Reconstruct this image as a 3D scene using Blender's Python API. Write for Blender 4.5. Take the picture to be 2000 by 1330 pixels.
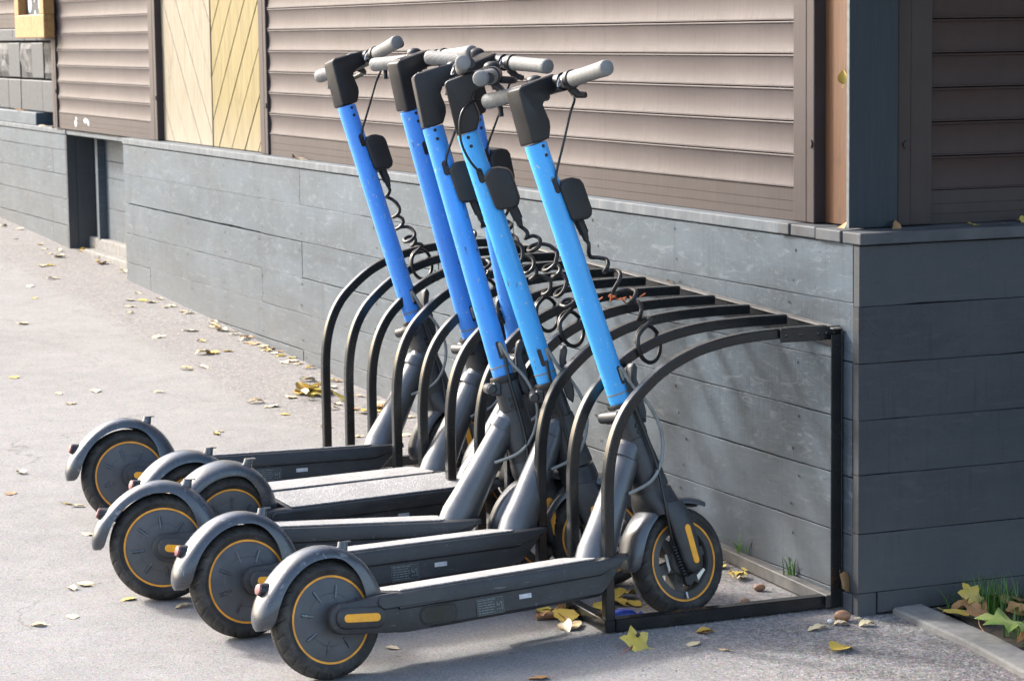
import bpy, bmesh, math, random
import numpy as np
from mathutils import Vector, Matrix

for o in list(bpy.data.objects):
    bpy.data.objects.remove(o)
scene = bpy.context.scene
COL = scene.collection
RNG = random.Random(7)
PI = math.pi

# ------------------------------------------------------------------ camera
cam = bpy.data.cameras.new('camera')
cam.sensor_fit = 'HORIZONTAL'
cam.sensor_width = 36.0
cam.lens = 90.0
cam.clip_start = 0.05
cam.clip_end = 500.0
cam.dof.use_dof = True
cam.dof.focus_distance = 6.0
cam.dof.aperture_fstop = 14.0
cam_ob = bpy.data.objects.new('camera', cam)
COL.objects.link(cam_ob)
cam_ob.matrix_world = Matrix((
    (0.91872077, 0.05915652, -0.39045186, -3.02423033),
    (-0.39469336, 0.10497164, -0.91279686, -5.04617941),
    (-0.01301151, 0.99271419, 0.11978831, 1.36112555),
    (0, 0, 0, 1)))
scene.camera = cam_ob

# ------------------------------------------------------------------ sky, sun, exposure
SUN_DIR = Vector((-1.0, 1.4, 1.2)).normalized()      # towards the sun
world = bpy.data.worlds.new('World')
scene.world = world
world.use_nodes = True
wn = world.node_tree.nodes
wl = world.node_tree.links
wn.clear()
sky = wn.new('ShaderNodeTexSky')
sky.sky_type = 'NISHITA'
sky.sun_disc = False
sky.sun_elevation = math.asin(SUN_DIR.z)
sky.sun_rotation = math.atan2(SUN_DIR.x, SUN_DIR.y)
sky.air_density = 1.0
sky.dust_density = 4.3
sky.ozone_density = 0.7
bg = wn.new('ShaderNodeBackground')
bg.inputs['Strength'].default_value = 0.15
wo = wn.new('ShaderNodeOutputWorld')
wl.new(sky.outputs[0], bg.inputs[0])
wl.new(bg.outputs[0], wo.inputs[0])

sun = bpy.data.lights.new('sun', 'SUN')
sun.energy = 1.7
sun.angle = math.radians(6)      # veiled sun, soft shadow edges
sun.color = (1.0, 0.99, 0.975)
sun_ob = bpy.data.objects.new('sun', sun)
COL.objects.link(sun_ob)
sun_ob.rotation_euler = SUN_DIR.to_track_quat('Z', 'Y').to_euler()

scene.view_settings.view_transform = 'Standard'
scene.view_settings.look = 'None'
scene.view_settings.exposure = 1.86
scene.view_settings.gamma = 1.0
scene.render.engine = 'CYCLES'

SLOPE = 0.036                       # the pavement climbs along the wall
def gz(y):
    return SLOPE * y

# ------------------------------------------------------------------ material helpers
class NT:
    def __init__(s, name):
        s.m = bpy.data.materials.new(name)
        s.m.use_nodes = True
        s.t = s.m.node_tree
        s.t.nodes.clear()
        s.out = s.t.nodes.new('ShaderNodeOutputMaterial')
        s.b = s.t.nodes.new('ShaderNodeBsdfPrincipled')
        s.t.links.new(s.b.outputs[0], s.out.inputs[0])
        s.tc = s.t.nodes.new('ShaderNodeTexCoord')
    def n(s, t, **kw):
        nd = s.t.nodes.new(t)
        for k, v in kw.items():
            setattr(nd, k, v)
        return nd
    def l(s, a, b):
        s.t.links.new(a, b)
    def coord(s, scale=(1, 1, 1), rot=(0, 0, 0), kind='Object', jitter=True):
        mp = s.n('ShaderNodeMapping')
        mp.inputs['Scale'].default_value = scale
        mp.inputs['Rotation'].default_value = rot
        src = s.tc.outputs[kind]
        if jitter:
            oi = s.n('ShaderNodeObjectInfo')
            ml = s.n('ShaderNodeVectorMath', operation='SCALE')
            cb = s.n('ShaderNodeCombineXYZ')
            s.l(oi.outputs['Random'], cb.inputs[0]); s.l(oi.outputs['Random'], cb.inputs[1]); s.l(oi.outputs['Random'], cb.inputs[2])
            s.l(cb.outputs[0], ml.inputs[0]); ml.inputs['Scale'].default_value = 37.0
            ad = s.n('ShaderNodeVectorMath', operation='ADD')
            s.l(src, ad.inputs[0]); s.l(ml.outputs[0], ad.inputs[1])
            src = ad.outputs[0]
        s.l(src, mp.inputs[0])
        return mp.outputs[0]
    def noise(s, co, scale, detail=4, rough=.55, dist=0):
        nd = s.n('ShaderNodeTexNoise')
        nd.inputs['Scale'].default_value = scale
        nd.inputs['Detail'].default_value = detail
        nd.inputs['Roughness'].default_value = rough
        nd.inputs['Distortion'].default_value = dist
        s.l(co, nd.inputs['Vector'])
        return nd.outputs[0]
    def voro(s, co, scale, feature='F1', out=0):
        nd = s.n('ShaderNodeTexVoronoi', feature=feature)
        nd.inputs['Scale'].default_value = scale
        s.l(co, nd.inputs['Vector'])
        return nd.outputs[out]
    def ramp(s, fac, stops, interp='LINEAR'):
        r = s.n('ShaderNodeValToRGB')
        r.color_ramp.interpolation = interp
        el = r.color_ramp.elements
        while len(el) > 1:
            el.remove(el[-1])
        first = True
        for p, c in stops:
            if isinstance(c, (int, float)):
                c = (c, c, c)
            if first:
                el[0].position = p; el[0].color = (*c, 1); first = False
            else:
                e = el.new(p); e.color = (*c, 1)
        s.l(fac, r.inputs[0])
        return r.outputs[0]
    def mix(s, fac, a, b, mode='MIX'):
        nd = s.n('ShaderNodeMix', data_type='RGBA', blend_type=mode)
        for sock, v in ((nd.inputs[0], fac), (nd.inputs[6], a), (nd.inputs[7], b)):
            if isinstance(v, (int, float)):
                sock.default_value = v
            elif isinstance(v, tuple):
                sock.default_value = (*v, 1)
            else:
                s.l(v, sock)
        return nd.outputs[2]
    def math(s, op, a, b=None, clamp=False):
        nd = s.n('ShaderNodeMath', operation=op, use_clamp=clamp)
        for sock, v in ((nd.inputs[0], a), (nd.inputs[1], b)):
            if v is None:
                continue
            if isinstance(v, (int, float)):
                sock.default_value = v
            else:
                s.l(v, sock)
        return nd.outputs[0]
    def sep(s, kind='Object'):
        x = s.n('ShaderNodeSeparateXYZ')
        s.l(s.tc.outputs[kind], x.inputs[0])
        return x.outputs
    def rnd(s):
        return s.n('ShaderNodeObjectInfo').outputs['Random']
    def col(s, c):
        if isinstance(c, tuple):
            s.b.inputs['Base Color'].default_value = (*c, 1)
        else:
            s.l(c, s.b.inputs['Base Color'])
    def rough(s, r):
        if isinstance(r, (int, float)):
            s.b.inputs['Roughness'].default_value = r
        else:
            s.l(r, s.b.inputs['Roughness'])
    def metal(s, v):
        s.b.inputs['Metallic'].default_value = v
    def spec(s, v):
        s.b.inputs['Specular IOR Level'].default_value = v
    def bump(s, h, strength=.3, dist=.002):
        nd = s.n('ShaderNodeBump')
        nd.inputs['Strength'].default_value = strength
        nd.inputs['Distance'].default_value = dist
        s.l(h, nd.inputs['Height'])
        s.l(nd.outputs[0], s.b.inputs['Normal'])

def simple(name, c, r=.5, metal=0., var=.25, nscale=60., dust=None, dustamt=.35, bump=.0, spec=.5):
    """plain stuff with blotchy wear and an optional film of dust"""
    t = NT(name)
    co = t.coord()
    n = t.noise(co, nscale, 5)
    lo = tuple(x * (1 - var) for x in c)
    hi = tuple(min(1, x * (1 + var)) for x in c)
    cc = t.ramp(n, [(.3, lo), (.7, hi)])
    if dust:
        d = t.noise(co, nscale * .35, 6, .65)
        f = t.ramp(d, [(.42, 0.), (.75, dustamt)])
        cc = t.mix(f, cc, dust)
        t.rough(t.ramp(d, [(.35, r), (.75, min(1, r + .25))]))
    else:
        t.rough(r)
    t.col(cc)
    t.metal(metal)
    t.spec(spec)
    if bump:
        t.bump(t.noise(co, nscale * 4, 3), bump, .001)
    return t.m

MAT = {}
def build_materials():
    # asphalt: grey aggregate, a rougher patched strip beside the wall
    t = NT('asphalt')
    co = t.coord(jitter=False)
    big = t.noise(co, .9, 5, .6)
    mid = t.noise(co, 9, 5, .65)
    fine = t.voro(co, 260, out=1)
    hsv = t.n('ShaderNodeHueSaturation'); hsv.inputs['Saturation'].default_value = .35
    t.l(fine, hsv.inputs['Color'])
    grain = t.noise(co, 420, 2, .6)
    base = t.ramp(big, [(.3, (.160, .155, .150)), (.7, (.212, .206, .199))])
    base = t.mix(t.ramp(mid, [(.35, 0.), (.75, .5)]), base, (.26, .25, .24))
    stones = t.mix(.35, base, hsv.outputs[0], 'OVERLAY')
    # strip
    X = t.sep()
    wob = t.noise(t.coord((1, .35, 1), jitter=False), 2.2, 4, .6)
    edge = t.math('ADD', X[0], t.math('MULTIPLY', t.math('SUBTRACT', wob, .5), .35))
    strip = t.math('MULTIPLY', t.math('ADD', edge, .47), 9., True)
    rough_c = t.ramp(t.noise(co, 55, 4, .75), [(.3, (.085, .078, .073)), (.5, (.15, .14, .132)), (.72, (.27, .25, .235))])
    rough_c = t.mix(.4, rough_c, hsv.outputs[0], 'OVERLAY')
    vs = t.voro(co, 120, out=1)
    hs2 = t.n('ShaderNodeHueSaturation'); hs2.inputs['Saturation'].default_value = .25
    t.l(vs, hs2.inputs['Color'])
    rough_c = t.mix(.42, rough_c, hs2.outputs[0], 'OVERLAY')
    vd = t.voro(co, 120)
    rough_c = t.mix(t.ramp(vd, [(.4, 0.), (.8, .4)]), rough_c, (.05, .047, .044))
    front = t.math('MULTIPLY', t.math('SUBTRACT', .12, X[1]), 7., True)       # old coarse asphalt round the corner
    strip2 = t.math('MULTIPLY', strip, .62)
    fr = t.math('MULTIPLY', front, t.math('MULTIPLY', t.math('ADD', edge, .75), 2.0, True))
    tot = t.math('MAXIMUM', strip2, t.math('MULTIPLY', fr, .95))
    c = t.mix(tot, stones, rough_c)
    # pale grains and dark specks, damp stains
    gv = t.ramp(grain, [(.25, .62), (.5, 1.), (.76, 1.45)])
    c = t.mix(1., c, gv, 'MULTIPLY')
    pit = t.ramp(t.noise(co, 140, 4, .7), [(.64, 0.), (.74, .5)])
    c = t.mix(pit, c, (.07, .066, .062))
    st = t.ramp(t.noise(co, 3.1, 6, .7, .6), [(.60, 0.), (.72, .35)])
    c = t.mix(st, c, (.13, .115, .095))
    sp = t.ramp(t.voro(co, 7), [(.035, .55), (.06, 0.)])                     # trodden gum and oil spots
    c = t.mix(sp, c, (.07, .066, .06))
    wv = t.n('ShaderNodeVectorMath', operation='ADD'); nz = t.n('ShaderNodeTexNoise'); nz.inputs['Scale'].default_value = 2.5; nz.inputs['Detail'].default_value = 6
    t.l(co, nz.inputs['Vector']); t.l(co, wv.inputs[0]); t.l(nz.outputs[1], wv.inputs[1])
    ck = t.ramp(t.voro(wv.outputs[0], .8, 'DISTANCE_TO_EDGE'), [(.0, .5), (.006, 0.)])
    c = t.mix(t.math('MULTIPLY', ck, t.ramp(big, [(.45, 0.), (.6, 1.)])), c, (.06, .057, .053))
    t.col(c)
    t.rough(.93)
    t.spec(.25)
    h = t.mix(tot, t.noise(co, 330, 3, .7), t.voro(co, 150))
    t.bump(h, .55, .004)
    MAT['asphalt'] = t.m

    # grey painted planks
    def planks(name, lo, hi, dust):
        t = NT(name)
        along = t.coord((1.2, .45, 5))
        g = t.noise(along, 9, 7, .72)
        br = t.noise(t.coord((14, 60, 1.6)), 3, 6, .75)
        fine = t.noise(t.coord((60, 16, 90)), 3, 4, .7)
        c = t.ramp(t.math('ADD', t.math('MULTIPLY', g, .55), t.math('MULTIPLY', br, .45)), [(.34, lo), (.64, hi)])
        c = t.mix(t.ramp(fine, [(.3, .45), (.55, 0.)]), c, tuple(x * .5 for x in lo))
        r = t.rnd()
        c = t.mix(t.math('MULTIPLY', r, .3), c, (.078, .098, .115))
        blot = t.noise(t.coord((1, .8, 1.6), jitter=False), 2.3, 6, .7, .5)
        c = t.mix(t.ramp(blot, [(.42, 0.), (.68, .7)]), c, tuple(min(1, x * 1.35) for x in hi))
        drip = t.noise(t.coord((30, 34, 1.1)), 2.2, 5, .7)
        c = t.mix(t.ramp(drip, [(.56, 0.), (.72, .5)]), c, tuple(x * .6 for x in lo))
        scuff = t.noise(t.coord((2, 2.4, 9), (0, 0, .1)), 4.5, 7, .75, 1.2)
        c = t.mix(t.ramp(scuff, [(.54, 0.), (.68, .7)]), c, dust)
        sc = t.noise(t.coord((1, 6, 40), (.5, .2, 0)), 3.5, 3, .5)
        c = t.mix(t.ramp(sc, [(.69, 0.), (.72, .6)]), c, dust)
        sc2 = t.noise(t.coord((1, 30, 5), (-.7, .1, 0)), 4.5, 3, .5)
        c = t.mix(t.ramp(sc2, [(.70, 0.), (.73, .5)]), c, dust)
        chip = t.noise(t.coord((1, 1, 1)), 95, 3, .6)
        c = t.mix(t.ramp(chip, [(.69, 0.), (.72, .8)]), c, (.02, .02, .02))
        z = t.sep()
        ht = t.math('SUBTRACT', .42, t.math('SUBTRACT', z[2], t.math('MULTIPLY', z[1], SLOPE)))
        dz = t.math('MULTIPLY', t.math('MULTIPLY', ht, 1.5, True), t.ramp(t.noise(t.coord((1, 1, 1), jitter=False), 5, 5, .7), [(.2, .3), (.8, 1.)]))
        c = t.mix(t.math('MULTIPLY', dz, .8), c, (.125, .118, .108))     # splashed street dust
        t.col(c)
        t.rough(t.ramp(g, [(.3, .5), (.7, .72)]))
        t.spec(.35)
        t.bump(t.math('ADD', g, t.math('MULTIPLY', br, .5)), .35, .0016)
        MAT[name] = t.m
    planks('plank_paint', (.032, .045, .057), (.062, .086, .108), (.14, .168, .188))
    planks('plank_paint_shaded', (.027, .029, .032), (.040, .043, .047), (.062, .062, .062))  # front wall paint darkened: shade of the side is put into the colour

    # cap boards: weathered grey paint with worn pale edges
    t = NT('cap_paint')
    co = t.coord((1, 3, 1))
    n = t.noise(co, 7, 7, .75)
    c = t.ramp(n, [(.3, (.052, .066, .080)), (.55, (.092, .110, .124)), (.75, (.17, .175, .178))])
    w = t.noise(t.coord(), 45, 4, .7)
    c = t.mix(t.ramp(w, [(.66, 0.), (.74, .5)]), c, (.30, .26, .21))
    t.col(c); t.rough(.72); t.bump(n, .4, .0015)
    MAT['cap_paint'] = t.m
    MAT['cap_paint_shaded'] = simple('cap_paint_shaded', (.045, .052, .060), .6, var=.35, nscale=14, dust=(.16, .155, .145), dustamt=.45, bump=.2)  # cap paint darkened for the side boards, their shade put into the colour

    # brown roller shutter
    def shutter(name, c0, c1):
        t = NT(name)
        v = t.noise(t.coord((80, 95, 2.2)), 1.6, 5, .75)
        b = t.noise(t.coord((1.5, 1.5, 4)), 2.1, 5, .65)
        c = t.ramp(t.math('ADD', t.math('MULTIPLY', v, .55), t.math('MULTIPLY', b, .45)), [(.3, c0), (.68, c1)])
        d = t.ramp(t.noise(t.coord((26, 26, 26)), 6, 3, .6), [(.70, 0.), (.76, .35)])
        c = t.mix(d, c, tuple(min(1, x * 1.7) for x in c1))
        ds = t.ramp(t.noise(t.coord((40, 46, 1.0), jitter=False), 1.3, 5, .7), [(.52, 0.), (.72, .5)])
        c = t.mix(ds, c, tuple(x * .72 for x in c0))
        du = t.ramp(t.noise(t.coord((2, 2, 2), jitter=False), 1.4, 6, .7), [(.45, 0.), (.75, .5)])
        c = t.mix(du, c, tuple(min(1, x * 1.3) for x in c1))
        t.col(c)
        t.rough(t.ramp(v, [(.3, .5), (.7, .7)]))
        t.spec(.35)
        t.bump(v, .06, .0006)
        MAT[name] = t.m
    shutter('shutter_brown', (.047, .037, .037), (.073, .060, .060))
    shutter('shutter_shaded', (.035, .020, .0165), (.049, .030, .025))  # side shutter: front brown darkened, shade put into the colour
    shutter('rail_shaded', (.037, .027, .0235), (.050, .038, .034))  # side rails: same brown with the shade put into the colour
    shutter('rail_brown', (.031, .0225, .022), (.047, .037, .0365))

    # pine boards
    def wood(name, c0, c1, c2, scale=(9, 9, .8), grey=0.):
        t = NT(name)
        co = t.coord(scale)
        g = t.noise(co, 4.5, 7, .65, 1.4)
        k = t.noise(t.coord((3, 3, 2)), 3.2, 3, .5)
        c = t.ramp(g, [(.28, c0), (.5, c1), (.72, c2)])
        c = t.mix(t.ramp(k, [(.66, 0.), (.74, .55)]), c, tuple(x * .55 for x in c0))
        if grey:
            z = t.sep()[2]
            f = t.math('MULTIPLY', t.math('SUBTRACT', 1.10, z), 4.2, True)
            f = t.math('MULTIPLY', f, t.ramp(t.noise(t.coord((6, 6, 2)), 5, 5, .7), [(.25, .3), (.7, 1.)]))
            c = t.mix(t.math('MULTIPLY', f, grey), c, (.28, .25, .20))
        t.col(c); t.rough(.6); t.bump(g, .25, .001)
        MAT[name] = t.m
    wood('pine_pale', (.12, .095, .056), (.188, .163, .112), (.232, .208, .158), grey=.7)
    wood('pine_yellow', (.095, .068, .016), (.16, .125, .034), (.20, .162, .058), grey=.55)
    wood('post_wood', (.054, .021, .007), (.092, .038, .013), (.115, .053, .022), (22, 22, 1.0), grey=.0)
    wood('frame_wood', (.22, .105, .03), (.30, .16, .05), (.36, .215, .08), (6, 6, 6))
    wood('navy_board', (.008, .0155, .022), (.011, .021, .029), (.019, .027, .033), (20, 20, 1.))
    MAT['sunlit_board_edge'] = simple('sunlit_board_edge', (.10, .115, .12), .7)  # paler than the board: sunlight on its front edge put into the colour

    # painted stone blocks
    t = NT('stone_paint')
    co = t.coord()
    n = t.noise(co, 30, 6, .7)
    t.col(t.ramp(n, [(.3, (.012, .019, .028)), (.7, (.032, .045, .060))]))
    t.rough(.6); t.bump(n, .5, .004)
    MAT['stone_paint'] = t.m
    t = NT('rough_stone')
    co = t.coord()
    n = t.noise(co, 26, 7, .8)
    t.col(t.ramp(n, [(.3, (.006, .009, .012)), (.7, (.022, .029, .037))]))
    t.rough(.6); t.bump(n, 1., .012)
    MAT['rough_stone'] = t.m

    MAT['core'] = simple('core', (.012, .012, .013), .9)
    MAT['concrete'] = simple('concrete', (.20, .195, .18), .9, var=.2, nscale=35, dust=(.31, .29, .26), dustamt=.6, bump=.3, spec=.2)
    t = NT('grit')
    v = t.voro(t.coord(jitter=False), 90, out=1)
    h_ = t.n('ShaderNodeHueSaturation'); h_.inputs['Saturation'].default_value = .2
    t.l(v, h_.inputs['Color'])
    t.col(t.mix(.55, (.19, .182, .172), h_.outputs[0], 'OVERLAY')); t.rough(.9)
    MAT['grit'] = t.m
    MAT['chalkboard'] = simple('chalkboard', (.03, .036, .045), .7)
    MAT['chalk'] = simple('chalk', (.48, .66, .80), .9)
    MAT['chalk_white'] = simple('chalk_white', (.8, .8, .72), .9)
    MAT['pale_smear'] = simple('pale_smear', (.42, .43, .46), .7, var=.15, nscale=40)

    # rack: black paint, chipped and greyed
    t = NT('rack_paint')
    co = t.coord()
    n = t.noise(co, 16, 5, .65)
    c = t.ramp(n, [(.3, (.0065, .008, .009)), (.7, (.011, .013, .0145))])
    ch = t.noise(co, 150, 4, .65)
    c = t.mix(t.ramp(ch, [(.72, 0.), (.76, .6)]), c, (.09, .085, .08))
    ru = t.noise(co, 30, 5, .75)
    c = t.mix(t.ramp(ru, [(.74, 0.), (.84, .35)]), c, (.03, .029, .028))
    t.col(c)
    t.rough(t.ramp(n, [(.3, .2), (.7, .3)]))
    t.spec(.55)
    MAT['rack_paint'] = t.m
    MAT['worn_steel'] = simple('worn_steel', (.085, .082, .076), .6, var=.3, nscale=40, dust=(.2, .185, .16), dustamt=.5)

    # blue scooter stems: three shades, scratched
    def blue(name, c):
        t = NT(name)
        co = t.coord()
        n = t.noise(co, 6, 4)
        cc = t.ramp(n, [(.3, tuple(x * .9 for x in c)), (.7, tuple(min(1, x * 1.08) for x in c))])
        sc = t.noise(t.coord((1, 1, .3), (.4, .3, 0)), 75, 4, .6)
        cc = t.mix(t.ramp(sc, [(.655, 0.), (.685, .8)]), cc, (.05, .07, .12))
        s2 = t.noise(t.coord((1, 1, .6), (.2, 0, .5)), 95, 3, .6)
        cc = t.mix(t.ramp(s2, [(.67, 0.), (.69, .8)]), cc, (.40, .48, .58))
        dn = t.noise(t.coord(), 260, 2, .6)
        cc = t.mix(t.ramp(dn, [(.70, 0.), (.73, .6)]), cc, (.5, .6, .72))
        t.col(cc)
        t.rough(t.ramp(n, [(.3, .34), (.7, .46)]))
        t.b.inputs['Coat Weight'].default_value = .15
        t.b.inputs['Coat Roughness'].default_value = .25
        MAT[name] = t.m
    blue('blue_deep', (.056, .275, .80))
    blue('blue_mid', (.054, .310, .80))
    blue('blue_sky', (.052, .375, .80))
    MAT['black_plastic'] = simple('black_plastic', (.0085, .0085, .0092), .36, nscale=30, dust=(.04, .039, .037), dustamt=.3, bump=.04)
    MAT['box_plastic'] = simple('box_plastic', (.013, .013, .0135), .48, nscale=30, dust=(.04, .04, .039), dustamt=.3, bump=.04)
    MAT['dark_paint'] = simple('dark_paint', (.025, .027, .030), .38, nscale=26, dust=(.10, .097, .09), dustamt=.45, bump=.04)
    t = NT('deck_paint')
    co = t.coord()
    n = t.noise(co, 22, 6, .7)
    c = t.ramp(n, [(.3, (.014, .015, .017)), (.7, (.024, .026, .029))])
    d = t.noise(t.coord((1, 1, 2.2)), 8, 7, .75)
    c = t.mix(t.ramp(d, [(.45, 0.), (.75, .6)]), c, (.075, .071, .064))
    for sc_, ro, th in (((3, 30, 40), (.0, .35, 0), .68), ((30, 30, 5), (.2, .9, .3), .70), ((9, 60, 60), (0, -.15, 0), .69)):
        q = t.noise(t.coord(sc_, ro), 5, 4, .6)
        c = t.mix(t.ramp(q, [(th, 0.), (th + .025, .6)]), c, (.22, .22, .22))
    t.col(c); t.rough(t.ramp(d, [(.35, .38), (.75, .65)])); t.bump(n, .08, .001)
    MAT['deck_paint'] = t.m
    t = NT('silver_paint')
    co = t.coord()
    n = t.noise(co, 18, 5, .65)
    c = t.ramp(n, [(.3, (.085, .091, .098)), (.7, (.118, .125, .133))])
    d = t.noise(co, 9, 6, .75)
    c = t.mix(t.ramp(d, [(.55, 0.), (.8, .35)]), c, (.15, .143, .132))
    t.col(c); t.metal(.5); t.rough(t.ramp(d, [(.35, .3), (.75, .5)]))
    MAT['silver_paint'] = t.m
    t = NT('fender_plastic')
    co = t.coord()
    n = t.noise(co, 20, 6, .7)
    c = t.ramp(n, [(.3, (.030, .035, .042)), (.7, (.048, .055, .065))])
    d = t.noise(co, 15, 7, .75)
    c = t.mix(t.ramp(d, [(.58, 0.), (.76, .4)]), c, (.12, .12, .12))
    sc = t.noise(t.coord((14, 60, 14)), 3, 4, .6)
    c = t.mix(t.ramp(sc, [(.62, 0.), (.67, .6)]), c, (.22, .225, .23))
    t.col(c); t.rough(t.ramp(d, [(.4, .24), (.72, .4)])); t.spec(.7)
    t.b.inputs['Coat Weight'].default_value = .25
    t.b.inputs['Coat Roughness'].default_value = .28
    t.bump(sc, .06, .001)
    MAT['fender_plastic'] = t.m
    t = NT('tyre_rubber')
    co = t.coord()
    d = t.noise(co, 24, 6, .7)
    c = t.ramp(d, [(.32, (.016, .0155, .015)), (.55, (.040, .038, .034)), (.74, (.095, .088, .076))])
    t.col(c); t.rough(.72); t.spec(.4)
    MAT['tyre_rubber'] = t.m
    MAT['hub_paint'] = simple('hub_paint', (.066, .070, .075), .42, nscale=20, dust=(.14, .135, .125), dustamt=.5)
    MAT['rim_paint'] = simple('rim_paint', (.060, .058, .055), .55, nscale=20, dust=(.14, .125, .105), dustamt=.6)
    MAT['alloy'] = simple('alloy', (.55, .55, .53), .35, metal=.9, nscale=40)
    MAT['orange'] = simple('orange', (.80, .33, .025), .45, nscale=40, dust=(.45, .26, .09), dustamt=.35)
    MAT['reflector'] = simple('reflector', (.88, .38, .012), .3, nscale=90, var=.1, dust=(.55, .3, .08), dustamt=.3)
    MAT['red_lens'] = simple('red_lens', (.17, .03, .04), .35, var=.25, nscale=60, dust=(.26, .19, .18), dustamt=.7)
    t = NT('deck_mat')
    co = t.coord(jitter=False)
    v = t.voro(t.coord((1, 1, 0), jitter=False), 165)
    n = t.noise(co, 7, 6, .7)
    c = t.ramp(n, [(.3, (.27, .264, .255)), (.7, (.43, .42, .408))])
    c = t.mix(t.ramp(v, [(.25, 0.), (.55, .5)]), c, (.09, .088, .086))
    t.col(c); t.rough(.62); t.bump(t.ramp(v, [(.1, 1.), (.55, 0.)]), .6, .0015)
    MAT['deck_mat'] = t.m
    t = NT('grip_rubber')
    w = t.n('ShaderNodeTexWave'); w.inputs['Scale'].default_value = 62
    t.l(t.coord((1, .8, 1), (.6, 0, .6), jitter=False), w.inputs['Vector'])
    w2 = t.n('ShaderNodeTexWave'); w2.inputs['Scale'].default_value = 62
    t.l(t.coord((1, .8, 1), (-.6, 0, -.6), jitter=False), w2.inputs['Vector'])
    n = t.noise(t.coord(), 18, 5, .65)
    t.col(t.ramp(n, [(.3, (.15, .15, .144)), (.7, (.215, .215, .205))]))
    t.rough(.7); t.bump(t.math('MULTIPLY', w.outputs[1], w2.outputs[1]), .35, .0014)
    MAT['grip_rubber'] = t.m
    MAT['cable_black'] = simple('cable_black', (.009, .009, .009), .32, nscale=40, spec=.5)
    MAT['cable_grey'] = simple('cable_grey', (.20, .21, .20), .4, nscale=40)
    MAT['steel'] = simple('steel', (.42, .42, .42), .35, metal=.9)
    MAT['zinc'] = simple('zinc', (.50, .46, .30), .45, metal=.5)
    MAT['sticker'] = simple('sticker', (.024, .028, .030), .3, nscale=30)
    MAT['sticker_ink'] = simple('sticker_ink', (.13, .15, .15), .5)
    MAT['sticker_white'] = simple('sticker_white', (.5, .5, .5), .5)
    MAT['smoke_clear'] = simple('smoke_clear', (.006, .0065, .007), .15, nscale=60, dust=(.07, .07, .07), dustamt=.3, spec=.35)

    def leafmat(name, cols, spots=(.16, .08, .03)):
        t = NT(name)
        r = t.rnd()
        stops = [(i / max(1, len(cols) - 1), c) for i, c in enumerate(cols)]
        c = t.ramp(r, stops)
        n = t.noise(t.coord(), 55, 4, .6)
        c = t.mix(t.ramp(n, [(.62, 0.), (.7, .75)]), c, spots)
        c = t.mix(t.ramp(t.noise(t.coord(), 18, 3), [(.35, .0), (.7, .35)]), c, (.50, .40, .20))
        t.col(c); t.rough(.6)
        t.b.inputs['Subsurface Weight'].default_value = 0.
        MAT[name] = t.m
    leafmat('leaf_pale', [(.54, .45, .30), (.60, .52, .37), (.60, .50, .30), (.52, .38, .21), (.64, .57, .44)], (.30, .17, .07))
    leafmat('leaf_yellow', [(.46, .31, .03), (.52, .37, .04), (.44, .35, .05), (.48, .28, .03)])
    leafmat('leaf_brown', [(.30, .13, .05), (.40, .20, .07), (.24, .10, .04), (.46, .28, .12)])
    leafmat('leaf_green', [(.085, .17, .03), (.12, .20, .04)], (.22, .16, .04))
    MAT['leaf_spot'] = simple('leaf_spot', (.05, .03, .015), .7)
    MAT['stem_red'] = simple('stem_red', (.42, .12, .10), .6)
    MAT['grass'] = simple('grass', (.075, .17, .022), .5, var=.4, nscale=25)
    MAT['soil'] = simple('soil', (.045, .036, .025), .95, var=.5, nscale=40, bump=.8)
    MAT['nut'] = simple('nut', (.26, .12, .055), .45, var=.3, nscale=45, dust=(.4, .28, .18), dustamt=.5)
    MAT['pebble'] = simple('pebble', (.55, .53, .5), .8)
    MAT['blue_wrap'] = simple('blue_wrap', (.02, .035, .19), .35, var=.5, nscale=150)
    MAT['rust_fluff'] = simple('rust_fluff', (.42, .12, .04), .8, var=.4, nscale=80)
build_materials()

# ------------------------------------------------------------------ mesh helpers
def mesh_from(name, verts, faces, mat, smooth=None):
    me = bpy.data.meshes.new(name)
    me.from_pydata([tuple(v) for v in verts], [], faces)
    bm = bmesh.new(); bm.from_mesh(me)
    bmesh.ops.recalc_face_normals(bm, faces=bm.faces)
    bm.to_mesh(me); bm.free()
    if mat:
        me.materials.append(MAT[mat] if isinstance(mat, str) else mat)
    if smooth is not None:
        me.shade_smooth()
        me.set_sharp_from_angle(angle=math.radians(smooth))
    return me

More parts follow.
